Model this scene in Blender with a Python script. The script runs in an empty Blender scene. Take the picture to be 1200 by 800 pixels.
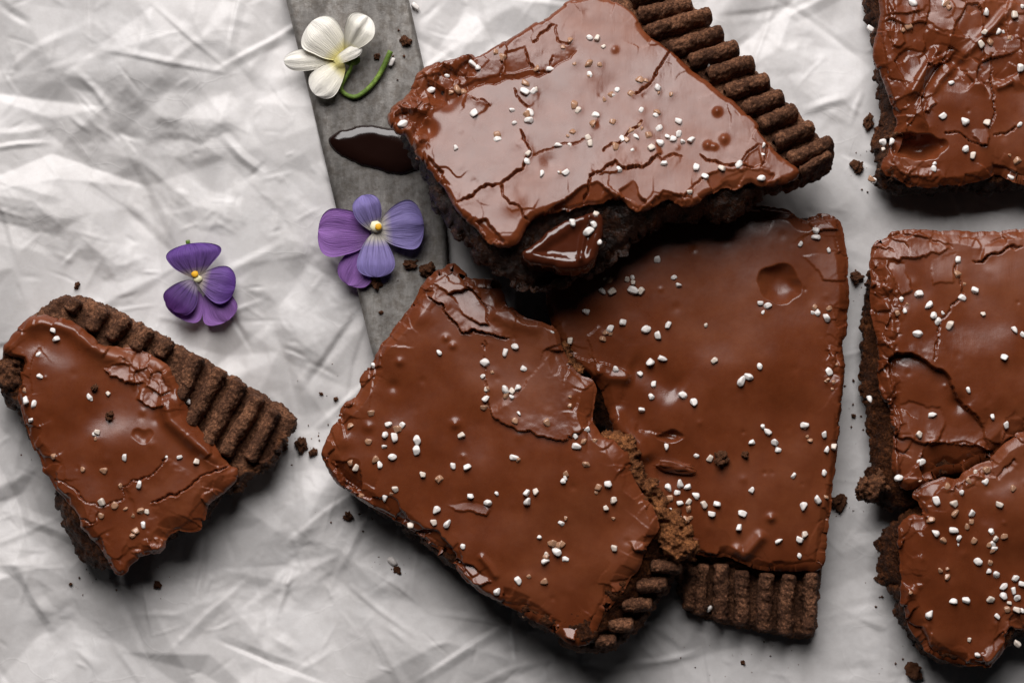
import bpy, bmesh, math, random
import numpy as np
from mathutils import Matrix, Vector, geometry

# ------------------------------------------------------------------ units
# modelling unit "q" = 0.22 mm (one photo pixel on the paper); everything is scaled to metres by S
S = 0.00022
CX, CY, D = 600.0, 400.0, 3300.0          # camera straight above the paper, D units high

scene = bpy.context.scene
C = scene.collection

# ------------------------------------------------------------------ camera
cam_data = bpy.data.cameras.new('camera')
cam = bpy.data.objects.new('camera', cam_data)
C.objects.link(cam)
cam.location = (0, 0, D * S)
cam_data.sensor_width = 36
cam_data.lens = 36 * D / 1200.0
cam_data.clip_start = 0.01
cam_data.clip_end = 50
cam_data.dof.use_dof = True
cam_data.dof.focus_distance = (D - 62) * S
cam_data.dof.aperture_fstop = 13
scene.camera = cam

# ------------------------------------------------------------------ world and light
world = bpy.data.worlds.new('World')
scene.world = world
world.use_nodes = True
bg = world.node_tree.nodes['Background']
bg.inputs['Color'].default_value = (0.85, 0.9, 1.0, 1)
bg.inputs['Strength'].default_value = 0.007

def area(name, loc, target, sx, sy, power, col):
    d = bpy.data.lights.new(name, 'AREA')
    d.shape = 'RECTANGLE'; d.size = sx; d.size_y = sy; d.energy = power; d.color = col
    o = bpy.data.objects.new(name, d); C.objects.link(o)
    o.location = loc
    o.rotation_euler = (Vector(target) - Vector(loc)).to_track_quat('-Z', 'Y').to_euler()
    return o
ZEN = math.radians(49)
DIST = 1.05
area('window_light', (-0.10, math.sin(ZEN) * DIST, math.cos(ZEN) * DIST), (0, 0, 0), 0.74, 0.85, 19.4, (1.0, 0.966, 0.955))

vs = scene.view_settings
vs.view_transform = 'Standard'; vs.look = 'None'; vs.gamma = 1.0; vs.exposure = 0.0
vs.use_curve_mapping = False
scene.cycles.max_bounces = 8
scene.cycles.use_denoising = True

# ------------------------------------------------------------------ numpy noise
def _hash(ix, iy, iz, seed):
    n = (ix.astype(np.int64) * 374761393 + iy.astype(np.int64) * 668265263 + iz.astype(np.int64) * 2147483647 + seed * 1274126177) & 0xFFFFFFFF
    n = ((n ^ (n >> 13)) * 1274126177) & 0xFFFFFFFF
    n = ((n ^ (n >> 16)) * 2246822519) & 0xFFFFFFFF
    return ((n ^ (n >> 15)) & 0xFFFF).astype(np.float64) / 32767.5 - 1.0

def vnoise(x, y, z=None, seed=0):
    x = np.asarray(x, float); y = np.asarray(y, float)
    z = np.zeros_like(x) if z is None else np.asarray(z, float)
    x0 = np.floor(x); y0 = np.floor(y); z0 = np.floor(z)
    fx, fy, fz = x - x0, y - y0, z - z0
    fx = fx * fx * fx * (fx * (fx * 6 - 15) + 10); fy = fy * fy * fy * (fy * (fy * 6 - 15) + 10); fz = fz * fz * (3 - 2 * fz)
    r = 0
    for dz in (0, 1):
        wz = fz if dz else 1 - fz
        for dy in (0, 1):
            wy = fy if dy else 1 - fy
            for dx in (0, 1):
                wx = fx if dx else 1 - fx
                r = r + _hash(x0 + dx, y0 + dy, z0 + dz, seed) * wx * wy * wz
    return r

def fbm(x, y, scale, octaves=3, seed=0, z=None, gain=0.5):
    r = 0; a = 1.0; f = 1.0 / scale
    for o in range(octaves):
        r = r + a * vnoise(np.asarray(x) * f, np.asarray(y) * f, None if z is None else np.asarray(z) * f, seed + o * 17)
        a *= gain; f *= 2.03
    return r

def worley(x, y, cell, seed=0, z=None):
    """distance to nearest jittered point / cell, and a random id value"""
    x = np.asarray(x, float) / cell; y = np.asarray(y, float) / cell
    z3 = z is not None
    z = np.asarray(z, float) / cell if z3 else np.zeros_like(x)
    ix, iy, iz = np.floor(x), np.floor(y), np.floor(z)
    best = np.full(x.shape, 9.0); bid = np.zeros(x.shape); bx = np.zeros(x.shape); by = np.zeros(x.shape)
    for dz in ((-1, 0, 1) if z3 else (0,)):
        for dy in (-1, 0, 1):
            for dx in (-1, 0, 1):
                cx, cy, cz = ix + dx, iy + dy, iz + dz
                px = cx + 0.5 + 0.45 * _hash(cx, cy, cz, seed + 1)
                py = cy + 0.5 + 0.45 * _hash(cx, cy, cz, seed + 2)
                pz = cz + 0.5 + 0.45 * _hash(cx, cy, cz, seed + 3) if z3 else 0
                d = (x - px) ** 2 + (y - py) ** 2 + ((z - pz) ** 2 if z3 else 0)
                m = d < best
                best = np.where(m, d, best); bid = np.where(m, _hash(cx, cy, cz, seed + 5), bid)
                bx = np.where(m, (x - px), bx); by = np.where(m, (y - py), by)
    return np.sqrt(best), bid, bx, by

def facets(x, y, cell, seed=0):
    """random tilted planes, one for each cell: broken, plate-like relief (about -1..1)"""
    wx = x + fbm(x, y, cell * 0.8, 2, seed + 40) * cell * 0.18
    wy = y + fbm(x, y, cell * 0.8, 2, seed + 50) * cell * 0.18
    _, bid, bx, by = worley(wx, wy, cell, seed)
    a = bid * 37.0
    return 0.5 * bid + 0.9 * (np.cos(a) * bx + np.sin(a) * by)

def sstep(a, b, x):
    t = np.clip((x - a) / (b - a), 0, 1)
    return t * t * (3 - 2 * t)

def poly_sdf(x, y, pts):
    p = np.asarray(pts, float); n = len(p)
    d = np.full(x.shape, 1e18); inside = np.zeros(x.shape, bool)
    for i in range(n):
        a = p[i]; b = p[(i + 1) % n]
        e = b - a; L = e @ e
        if L < 1e-9: continue
        t = np.clip(((x - a[0]) * e[0] + (y - a[1]) * e[1]) / L, 0, 1)
        dx = x - a[0] - t * e[0]; dy = y - a[1] - t * e[1]
        d = np.minimum(d, dx * dx + dy * dy)
        c = (a[1] > y) != (b[1] > y)
        with np.errstate(divide='ignore', invalid='ignore'):
            xi = (b[0] - a[0]) * (y - a[1]) / (b[1] - a[1] if b[1] != a[1] else 1e-9) + a[0]
        inside ^= c & (x < xi)
    d = np.sqrt(d)
    return np.where(inside, -d, d)

def line_dist(x, y, pts):
    """distance to a polyline, side (+1 = image-up/left of travel direction), parameter 0..1"""
    p = np.asarray(pts, float)
    seg = np.hypot(*(p[1:] - p[:-1]).T); cum = np.concatenate([[0], np.cumsum(seg)]); tot = cum[-1]
    best = np.full(x.shape, 1e18); side = np.zeros(x.shape); par = np.zeros(x.shape)
    for i in range(len(p) - 1):
        a, e = p[i], p[i + 1] - p[i]; L = max(e @ e, 1e-9)
        t0 = ((x - a[0]) * e[0] + (y - a[1]) * e[1]) / L
        t = np.clip(t0, 0, 1)
        dx = x - a[0] - t * e[0]; dy = y - a[1] - t * e[1]
        dd = dx * dx + dy * dy
        m = dd < best
        best = np.where(m, dd, best)
        side = np.where(m, np.sign(e[0] * (y - a[1]) - e[1] * (x - a[0])), side)
        par = np.where(m, (cum[i] + t * seg[i]) / tot, par)
    return np.sqrt(best), -side, par

def chaikin(pts, n=1, closed=True):
    p = np.asarray(pts, float)
    for _ in range(n):
        if closed:
            q = np.roll(p, -1, 0)
            p = np.stack([0.78 * p + 0.22 * q, 0.22 * p + 0.78 * q], 1).reshape(-1, 2)
        else:
            a, b = p[:-1], p[1:]
            p = np.concatenate([[p[0]], np.stack([0.75 * a + 0.25 * b, 0.25 * a + 0.75 * b], 1).reshape(-1, 2), [p[-1]]])
    return p

# ------------------------------------------------------------------ relief features (photo coordinates on the slice's own top plane)
def relief(x, y, feats, seed=0):
    z = np.zeros_like(x)
    jx = x + fbm(x, y, 20, 4, seed + 90, gain=0.62) * 2.6
    jy = y + fbm(x, y, 20, 4, seed + 95, gain=0.62) * 2.6
    for k, f in enumerate(feats):
        t = f[0]
        if t == 'crack':
            d, s, u = line_dist(jx, jy, f[1])
            w = 0.33 * f[2] * (0.45 + 0.55 * np.abs(np.sin(u * 9 + k)))
            w = w * sstep(0, 0.06, u) * sstep(1, 0.9, u) + 0.3
            z -= f[3] * np.exp(-(d / w) ** 4) * (w > 0.35)
            z += 0.16 * f[3] * np.exp(-d / 9.0) * (s > 0) * sstep(0, 0.1, u) * sstep(1, 0.9, u)
        elif t == 'fault':
            d, s, u = line_dist(jx, jy, f[1])
            fade = sstep(0, 0.12, u) * sstep(1, 0.88, u)
            z += np.where(s > 0, f[2] * np.exp(-d / f[3]) * fade, 0)
        elif t == 'tent':
            d, s, u = line_dist(jx, jy, f[1])
            z += f[2] * np.clip(1 - d / (1.3 * f[3]), 0, 1) * np.clip(u / 0.25, 0, 1) * np.clip((1 - u) / 0.25, 0, 1)
        elif t == 'ridge':
            d, s, u = line_dist(x, y, f[1])
            fade = sstep(0, 0.18, u) * sstep(1, 0.82, u)
            z += f[3] * np.exp(-(d / f[2]) ** 2) * fade
        elif t == 'bump':
            d = np.hypot(x - f[1], y - f[2])
            z += f[4] * np.exp(-(d / f[3]) ** 2)
        elif t == 'facet':
            sd = poly_sdf(jx, jy, f[1]); c = np.mean(np.asarray(f[1], float), 0)
            m = sstep(0.9, -0.9, sd)
            z += m * (f[2] + f[3] * (x - c[0]) + f[4] * (y - c[1]))
        elif t == 'rough':
            sd = poly_sdf(x, y, f[1])
            m = sstep(6, -10, sd)
            z += m * f[2] * (facets(x, y, f[3], seed + k * 7) + 0.22 * facets(x, y, f[3] * 0.45, seed + k * 7 + 3))
        elif t == 'crater':
            jx2 = x + fbm(x, y, 18, 2, seed + 7) * 3; jy2 = y + fbm(x, y, 18, 2, seed + 8) * 3
            d = np.hypot((jx2 - f[1]) / f[3], (jy2 - f[2]) / f[4])
            z -= f[5] * np.clip(1 - d ** 2.2, 0, 1)
    return z

# ------------------------------------------------------------------ placing
def px_world(px, py, z=0.0):
    k = 1 - z / D
    return Vector(((px - CX) * k, (CY - py) * k, z))

class Frame:
    """a thing's own axes: base at (px,py,z) and tilts; maps photo positions on its plane z=h to own coordinates"""
    def __init__(s, px, py, z=0, rx=0, ry=0, rz=0):
        s.M = Matrix.Translation(px_world(px, py, z)) @ Matrix.Rotation(rz, 4, 'Z') @ Matrix.Rotation(ry, 4, 'Y') @ Matrix.Rotation(rx, 4, 'X')
        s.I = np.array(s.M.inverted())
        s.A = np.array(s.M)
    def local(s, px, py, h):
        px = np.asarray(px, float); py = np.asarray(py, float)
        n = s.A[:3, 2]; p0 = s.A[:3, 3] + n * h
        rx, ry = px - CX, CY - py
        den = n[0] * rx + n[1] * ry - n[2] * D
        t = (p0[0] * n[0] + p0[1] * n[1] + (p0[2] - D) * n[2]) / den
        wx, wy, wz = rx * t, ry * t, D - D * t
        I = s.I
        return I[0, 0] * wx + I[0, 1] * wy + I[0, 2] * wz + I[0, 3], I[1, 0] * wx + I[1, 1] * wy + I[1, 2] * wz + I[1, 3]

def mesh_obj(name, verts, faces, mat, parent=None, smooth=True):
    me = bpy.data.meshes.new(name)
    verts = np.asarray(verts, np.float32) * S
    if isinstance(faces, np.ndarray):
        nf, k = faces.shape
        me.vertices.add(len(verts)); me.vertices.foreach_set('co', verts.ravel())
        me.loops.add(nf * k); me.loops.foreach_set('vertex_index', faces.astype(np.int32).ravel())
        me.polygons.add(nf)
        me.polygons.foreach_set('loop_start', np.arange(0, nf * k, k, dtype=np.int32))
        me.polygons.foreach_set('loop_total', np.full(nf, k, np.int32))
        me.update(calc_edges=True); me.validate()
    else:
        me.from_pydata([tuple(v) for v in verts.tolist()], [], faces)
    me.materials.append(mat)
    if smooth:
        me.polygons.foreach_set('use_smooth', np.ones(len(me.polygons), bool))
    o = bpy.data.objects.new(name, me); C.objects.link(o)
    if parent: o.parent = parent
    return o

def solid(name, fr, outline, h, top_fn, z_bot, res, mat, parent, edge=(0, 10), rows=4, bulge=None, side_noise=0.0, side_scale=8, lip=0, seed=0, round_=1, gran=0, inset=0.0, chip=0.0):
    """closed-sided slab: outline in photo px on plane h; top_fn(x,y,inside_distance) gives height; rough sides down to z_bot"""
    out = chaikin(outline, round_)
    x0, y0 = out.min(0) - 6; x1, y1 = out.max(0) + 6
    nx = int((x1 - x0) / res) + 2; ny = int((y1 - y0) / res) + 2
    gx, gy = np.meshgrid(x0 + np.arange(nx) * res, y0 + np.arange(ny) * res)
    sd = poly_sdf(gx, gy, out) + inset
    if chip: sd = sd + chip * facets(gx, gy, 36, seed + 400)
    if edge[0]: sd = sd + edge[0] * fbm(gx, gy, edge[1], 3, seed + 300, gain=0.6)
    cen = 0.25 * (sd[:-1, :-1] + sd[1:, :-1] + sd[:-1, 1:] + sd[1:, 1:])
    # never keep a cell that touches only by a corner: clean by requiring a kept horizontal and vertical neighbour
    keep = cen < 0
    for _ in range(3):
        k2 = np.pad(keep, 1)
        hn = k2[1:-1, :-2] | k2[1:-1, 2:]; vn = k2[:-2, 1:-1] | k2[2:, 1:-1]
        keep = keep & hn & vn
    idx = np.arange(nx * ny).reshape(ny, nx)
    q = np.stack([idx[:-1, :-1], idx[1:, :-1], idx[1:, 1:], idx[:-1, 1:]], -1)[keep]   # y grows down, so this order is counter-clockwise from above
    used = np.zeros(nx * ny, bool); used[q.ravel()] = True
    remap = -np.ones(nx * ny, np.int64); remap[used] = np.arange(used.sum())
    q = remap[q]
    X = gx.ravel()[used].copy(); Y = gy.ravel()[used].copy(); SD = sd.ravel()[used].copy()
    gsy, gsx = np.gradient(sd, res)
    GX = gsx.ravel()[used]; GY = gsy.ravel()[used]
    gl = np.maximum(np.hypot(GX, GY), 0.35); GX, GY = GX / gl, GY / gl
    e = np.concatenate([q[:, [0, 1]], q[:, [1, 2]], q[:, [2, 3]], q[:, [3, 0]]])
    key = np.minimum(e[:, 0], e[:, 1]) * 10_000_000 + np.maximum(e[:, 0], e[:, 1])
    _, inv, cnt = np.unique(key, return_inverse=True, return_counts=True)
    be = e[cnt[inv] == 1]
    bv = np.unique(be)
    mv = np.clip(SD[bv], -res, res)
    X[bv] -= mv * GX[bv]; Y[bv] -= mv * GY[bv]; SD[bv] = 0
    Z = top_fn(X, Y, np.maximum(-SD, 0))
    LX, LY = fr.local(X, Y, h)
    V = [np.stack([LX, LY, Z], 1)]
    F = [q]
    nb = len(bv); bmap = {}
    inv_b = -np.ones(len(X), np.int64); inv_b[bv] = np.arange(nb)
    # outward direction in own coordinates
    OX, OY = fr.local(X[bv] + GX[bv], Y[bv] + GY[bv], h); OX -= LX[bv]; OY -= LY[bv]
    base = len(X); prev = bv
    rows_t = np.linspace(0, 1, rows + 1)[1:]
    for k, t in enumerate(rows_t):
        zt = Z[bv] * (1 - t) + z_bot * t
        off = (bulge(t) if bulge else 0.0)
        if side_noise:
            off = off + side_noise * fbm(LX[bv], LY[bv], side_scale, 3, seed + 11, z=zt, gain=0.6) * min(1, 1.5 * t + 0.2)
        if gran:
            d, _, _, _ = worley(LX[bv], LY[bv], gran, seed + 4, z=zt); off = off + gran * 0.55 * (0.7 - d)
        if lip and k == rows - 1: off = off - lip
        V.append(np.stack([LX[bv] + OX * off, LY[bv] + OY * off, zt], 1))
        cur = base + np.arange(nb)
        a = prev[inv_b[be[:, 0]]]; b = prev[inv_b[be[:, 1]]]
        c = cur[inv_b[be[:, 1]]]; d2 = cur[inv_b[be[:, 0]]]
        F.append(np.stack([b, a, d2, c], 1))
        prev = cur; base += nb
    o = mesh_obj(name, np.concatenate(V), np.concatenate(F), mat, parent)
    # sampler for things lying on top
    zg = np.full(nx * ny, np.nan); zg[np.nonzero(used)[0]] = Z; zg = zg.reshape(ny, nx)
    def sample(px, py):
        i = int(round((px - x0) / res)); j = int(round((py - y0) / res))
        w = zg[max(j - 2, 0):j + 3, max(i - 2, 0):i + 3]
        if w.size == 0 or np.all(np.isnan(w)): return h - 6
        return float(np.nanmean(w))
    return o, sample

# ------------------------------------------------------------------ materials
def mat_new(name):
    m = bpy.data.materials.new(name); m.use_nodes = True
    nt = m.node_tree; b = nt.nodes['Principled BSDF']
    return m, nt, b

def N(nt, typ, **kw):
    n = nt.nodes.new(typ)
    for k, v in kw.items(): setattr(n, k, v)
    return n

def noise_node(nt, scale, detail=4, rough=0.55, coord=None, typ='ShaderNodeTexNoise'):
    n = N(nt, typ); n.inputs['Scale'].default_value = scale
    if 'Detail' in n.inputs: n.inputs['Detail'].default_value = detail
    if 'Roughness' in n.inputs: n.inputs['Roughness'].default_value = rough
    if coord is None:
        tc = N(nt, 'ShaderNodeTexCoord'); coord = tc.outputs['Object']
    nt.links.new(coord, n.inputs['Vector'])
    return n

def ramp(nt, fac, stops):
    r = N(nt, 'ShaderNodeValToRGB')
    el = r.color_ramp.elements
    while len(el) < len(stops): el.new(0.5)
    for e, (p, c) in zip(el, stops):
        e.position = p; e.color = (*c, 1) if len(c) == 3 else c
    nt.links.new(fac, r.inputs['Fac'])
    return r

def bump(nt, height, strength, dist, bsdf, prev=None):
    b = N(nt, 'ShaderNodeBump'); b.inputs['Strength'].default_value = strength; b.inputs['Distance'].default_value = dist
    nt.links.new(height, b.inputs['Height'])
    if prev: nt.links.new(prev.outputs['Normal'], b.inputs['Normal'])
    nt.links.new(b.outputs['Normal'], bsdf.inputs['Normal'])
    return b

def m_icing():
    m, nt, b = mat_new('milk_chocolate_icing')
    n1 = noise_node(nt, 42, 7, 0.68)
    r = ramp(nt, n1.outputs['Fac'], [(0.28, (0.092, 0.0200, 0.0060)), (0.5, (0.136, 0.0325, 0.0102)), (0.72, (0.188, 0.0520, 0.0180))])
    vo = noise_node(nt, 330, typ='ShaderNodeTexVoronoi')
    rs = ramp(nt, vo.outputs['Distance'], [(0.05, (1, 1, 1)), (0.085, (0, 0, 0))])
    nk = noise_node(nt, 90, 2, 0.5); rk = ramp(nt, nk.outputs['Fac'], [(0.5, (0, 0, 0)), (0.6, (0.75,) * 3)])
    mk = N(nt, 'ShaderNodeMix', data_type='RGBA', blend_type='MULTIPLY'); mk.inputs['Factor'].default_value = 1
    nt.links.new(rs.outputs['Color'], mk.inputs['A']); nt.links.new(rk.outputs['Color'], mk.inputs['B'])
    ms = N(nt, 'ShaderNodeMix', data_type='RGBA'); nt.links.new(mk.outputs['Result'], ms.inputs['Factor'])
    nt.links.new(r.outputs['Color'], ms.inputs['A']); ms.inputs['B'].default_value = (0.42, 0.27, 0.18, 1)
    nt.links.new(ms.outputs['Result'], b.inputs['Base Color'])
    n2 = noise_node(nt, 38, 6, 0.65)
    rr = ramp(nt, n2.outputs['Fac'], [(0.33, (0.18,) * 3), (0.67, (0.42,) * 3)])
    nt.links.new(rr.outputs['Color'], b.inputs['Roughness'])
    b.inputs['Specular IOR Level'].default_value = 0.44
    n3 = noise_node(nt, 1800, 3, 0.6); b1 = bump(nt, n3.outputs['Fac'], 0.08, 0.0001, b)
    n4 = noise_node(nt, 420, 3, 0.5); b2 = bump(nt, n4.outputs['Fac'], 0.10, 0.0003, b, b1)
    tcs = N(nt, 'ShaderNodeTexCoord'); mps = N(nt, 'ShaderNodeMapping'); mps.inputs['Rotation'].default_value = (0, 0, 0.6); mps.inputs['Scale'].default_value = (1.0, 0.16, 1)
    nt.links.new(tcs.outputs['Object'], mps.inputs['Vector'])
    n6 = noise_node(nt, 210, 5, 0.65, mps.outputs['Vector']); bump(nt, n6.outputs['Fac'], 0.22, 0.0004, b, b2)
    b.inputs['Subsurface Weight'].default_value = 0.04
    b.inputs['Subsurface Radius'].default_value = (0.002, 0.0007, 0.0003)
    b.inputs['Subsurface Scale'].default_value = 0.6
    return m

def m_crumb(name, c0, c1, rough, spec, bs=1.0, scale=1300):
    m, nt, b = mat_new(name)
    n1 = noise_node(nt, scale, 7, 0.75)
    n0 = noise_node(nt, 160, 4, 0.6)
    ad = N(nt, 'ShaderNodeMath', operation='ADD'); nt.links.new(n1.outputs['Fac'], ad.inputs[0])
    sb = N(nt, 'ShaderNodeMath', operation='MULTIPLY_ADD'); sb.inputs[1].default_value = 0.5; sb.inputs[2].default_value = -0.25
    nt.links.new(n0.outputs['Fac'], sb.inputs[0]); nt.links.new(sb.outputs[0], ad.inputs[1])
    mid = tuple(0.72 * p + 0.28 * q for p, q in zip(c0, c1)); hi = tuple(1.45 * q for q in c1)
    r = ramp(nt, ad.outputs[0], [(0.36, c0), (0.5, mid), (0.6, c1), (0.74, hi)])
    nt.links.new(r.outputs['Color'], b.inputs['Base Color'])
    n2 = noise_node(nt, 300, 3, 0.6)
    rr = ramp(nt, n2.outputs['Fac'], [(0.35, (rough - 0.15,) * 3), (0.65, (min(rough + 0.1, 1),) * 3)])
    nt.links.new(rr.outputs['Color'], b.inputs['Roughness'])
    b.inputs['Specular IOR Level'].default_value = spec
    v = noise_node(nt, 1100, typ='ShaderNodeTexVoronoi')
    b1 = bump(nt, v.outputs['Distance'], 0.8 * bs, 0.0007, b)
    n3 = noise_node(nt, 1900, 6, 0.8); bump(nt, n3.outputs['Fac'], 1.0 * bs, 0.0009, b, b1)
    return m

def m_simple(name, col, rough, spec=0.5, sss=0, metallic=0):
    m, nt, b = mat_new(name)
    b.inputs['Base Color'].default_value = (*col, 1); b.inputs['Roughness'].default_value = rough
    b.inputs['Specular IOR Level'].default_value = spec; b.inputs['Metallic'].default_value = metallic
    if sss:
        b.inputs['Subsurface Weight'].default_value = sss; b.inputs['Subsurface Radius'].default_value = (0.001,) * 3
        b.inputs['Subsurface Scale'].default_value = 0.5
    return m

def m_paper():
    m, nt, b = mat_new('parchment')
    n1 = noise_node(nt, 22, 5, 0.6)
    r = ramp(nt, n1.outputs['Fac'], [(0.3, (0.60, 0.58, 0.57)), (0.7, (0.65, 0.635, 0.63))])
    n5 = noise_node(nt, 260, 6, 0.75)
    mx = N(nt, 'ShaderNodeMix', data_type='RGBA', blend_type='MULTIPLY'); mx.inputs['Factor'].default_value = 1
    r5 = ramp(nt, n5.outputs['Fac'], [(0.36, (0.91, 0.905, 0.90)), (0.62, (1, 1, 1))])
    nt.links.new(r.outputs['Color'], mx.inputs['A']); nt.links.new(r5.outputs['Color'], mx.inputs['B'])
    nt.links.new(mx.outputs['Result'], b.inputs['Base Color'])
    b.inputs['Roughness'].default_value = 0.5
    b.inputs['Specular IOR Level'].default_value = 0.35
    n3 = noise_node(nt, 700, 4, 0.65); b1 = bump(nt, n3.outputs['Fac'], 0.10, 0.0003, b)
    tc = N(nt, 'ShaderNodeTexCoord'); nw = noise_node(nt, 45, 3, 0.6, tc.outputs['Object'])
    wv = N(nt, 'ShaderNodeVectorMath', operation='SCALE'); wv.inputs['Scale'].default_value = 0.012; nt.links.new(nw.outputs['Color'], wv.inputs[0])
    wa = N(nt, 'ShaderNodeVectorMath', operation='ADD'); nt.links.new(tc.outputs['Object'], wa.inputs[0]); nt.links.new(wv.outputs[0], wa.inputs[1])
    prev = b1
    for sc, wd, st in ((80, 0.03, 0.08),):
        vo = N(nt, 'ShaderNodeTexVoronoi', feature='DISTANCE_TO_EDGE'); vo.inputs['Scale'].default_value = sc; nt.links.new(wa.outputs[0], vo.inputs['Vector'])
        rv = ramp(nt, vo.outputs['Distance'], [(0.0, (1, 1, 1)), (wd, (0, 0, 0))])
        nm = noise_node(nt, sc * 0.35, 2, 0.5, tc.outputs['Object']); rm = ramp(nt, nm.outputs['Fac'], [(0.46, (0, 0, 0)), (0.7, (1, 1, 1))])
        mu = N(nt, 'ShaderNodeMix', data_type='RGBA', blend_type='MULTIPLY'); mu.inputs['Factor'].default_value = 1
        nt.links.new(rv.outputs['Color'], mu.inputs['A']); nt.links.new(rm.outputs['Color'], mu.inputs['B'])
        prev = bump(nt, mu.outputs['Result'], st, 0.0005, b, prev)
    return m

def m_steel():
    m, nt, b = mat_new('worn_steel')
    tcs = N(nt, 'ShaderNodeTexCoord'); mps = N(nt, 'ShaderNodeMapping'); mps.inputs['Rotation'].default_value = (0, 0, 0.24); mps.inputs['Scale'].default_value = (1.0, 0.28, 1)
    nt.links.new(tcs.outputs['Object'], mps.inputs['Vector'])
    n1 = noise_node(nt, 75, 8, 0.72, mps.outputs['Vector'])
    r = ramp(nt, n1.outputs['Fac'], [(0.3, (0.06, 0.055, 0.05)), (0.5, (0.19, 0.178, 0.165)), (0.7, (0.40, 0.38, 0.355))])
    n2 = noise_node(nt, 420, 5, 0.7)
    r2 = ramp(nt, n2.outputs['Fac'], [(0.4, (0.55, 0.5, 0.45)), (0.55, (1, 1, 1))])
    mx = N(nt, 'ShaderNodeMix', data_type='RGBA', blend_type='MULTIPLY'); mx.inputs['Factor'].default_value = 0.7
    nt.links.new(r.outputs['Color'], mx.inputs['A']); nt.links.new(r2.outputs['Color'], mx.inputs['B'])
    nt.links.new(mx.outputs['Result'], b.inputs['Base Color'])
    b.inputs['Metallic'].default_value = 0.5
    rr = ramp(nt, n1.outputs['Fac'], [(0.3, (0.6,) * 3), (0.7, (0.42,) * 3)])
    nt.links.new(rr.outputs['Color'], b.inputs['Roughness'])
    mp2 = N(nt, 'ShaderNodeMapping'); mp2.inputs['Rotation'].default_value = (0, 0, 0.24); mp2.inputs['Scale'].default_value = (1.0, 0.02, 1)
    nt.links.new(tcs.outputs['Object'], mp2.inputs['Vector'])
    n3 = noise_node(nt, 1500, 4, 0.7, mp2.outputs['Vector']); b1 = bump(nt, n3.outputs['Fac'], 0.3, 0.0003, b)
    n7 = noise_node(nt, 500, 6, 0.75); bump(nt, n7.outputs['Fac'], 0.3, 0.0004, b, b1)
    return m

def m_petal(name, inner, mid, tip, vein, vein_amt, transl=0.4, streak=0.66):
    """u of the UV map runs from the petal's base to its tip, v across it"""
    m, nt, b = mat_new(name)
    uv = N(nt, 'ShaderNodeUVMap'); sep = N(nt, 'ShaderNodeSeparateXYZ'); nt.links.new(uv.outputs['UV'], sep.inputs[0])
    r = ramp(nt, sep.outputs['X'], [(0.0, inner), (0.16, inner), (0.34, mid), (1.0, tip)])
    # veins: dark lines fanning out of the centre
    mul = N(nt, 'ShaderNodeMath', operation='MULTIPLY'); mul.inputs[1].default_value = 5.5 * 2 * math.pi; nt.links.new(sep.outputs['Y'], mul.inputs[0])
    sn = N(nt, 'ShaderNodeMath', operation='SINE'); nt.links.new(mul.outputs[0], sn.inputs[0])
    rv = ramp(nt, sn.outputs[0], [(0.45, (0, 0, 0)), (0.95, (1, 1, 1))])
    rf = ramp(nt, sep.outputs['X'], [(0.08, (0, 0, 0)), (0.22, (1, 1, 1)), (0.42, (0.7,) * 3), (0.62, (0, 0, 0))])
    mm = N(nt, 'ShaderNodeMix', data_type='RGBA', blend_type='MULTIPLY'); mm.inputs['Factor'].default_value = 1
    nt.links.new(rv.outputs['Color'], mm.inputs['A']); nt.links.new(rf.outputs['Color'], mm.inputs['B'])
    sc = N(nt, 'ShaderNodeMath', operation='MULTIPLY'); sc.inputs[1].default_value = vein_amt; nt.links.new(mm.outputs['Result'], sc.inputs[0])
    mx = N(nt, 'ShaderNodeMix', data_type='RGBA'); nt.links.new(sc.outputs[0], mx.inputs['Factor'])
    nt.links.new(r.outputs['Color'], mx.inputs['A']); mx.inputs['B'].default_value = (*vein, 1)
    # faint streaks all along
    mp = N(nt, 'ShaderNodeMapping'); mp.inputs['Scale'].default_value = (2.5, 26, 1); nt.links.new(uv.outputs['UV'], mp.inputs['Vector'])
    nz = noise_node(nt, 1.0, 4, 0.6, mp.outputs['Vector'])
    r2 = ramp(nt, nz.outputs['Fac'], [(0.3, (streak, streak - 0.02, streak + 0.02)), (0.7, (1.12, 1.1, 1.1))])
    m2 = N(nt, 'ShaderNodeMix', data_type='RGBA', blend_type='MULTIPLY'); m2.inputs['Factor'].default_value = 1
    nt.links.new(mx.outputs['Result'], m2.inputs['A']); nt.links.new(r2.outputs['Color'], m2.inputs['B'])
    nt.links.new(m2.outputs['Result'], b.inputs['Base Color'])
    b.inputs['Roughness'].default_value = 0.55; b.inputs['Specular IOR Level'].default_value = 0.3
    bump(nt, nz.outputs['Fac'], 0.7, 0.0005, b)
    tr = N(nt, 'ShaderNodeBsdfTranslucent'); nt.links.new(m2.outputs['Result'], tr.inputs['Color'])
    ms = N(nt, 'ShaderNodeMixShader'); ms.inputs['Fac'].default_value = transl
    nt.links.new(b.outputs[0], ms.inputs[1]); nt.links.new(tr.outputs[0], ms.inputs[2])
    nt.links.new(ms.outputs[0], nt.nodes['Material Output'].inputs['Surface'])
    return m

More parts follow.
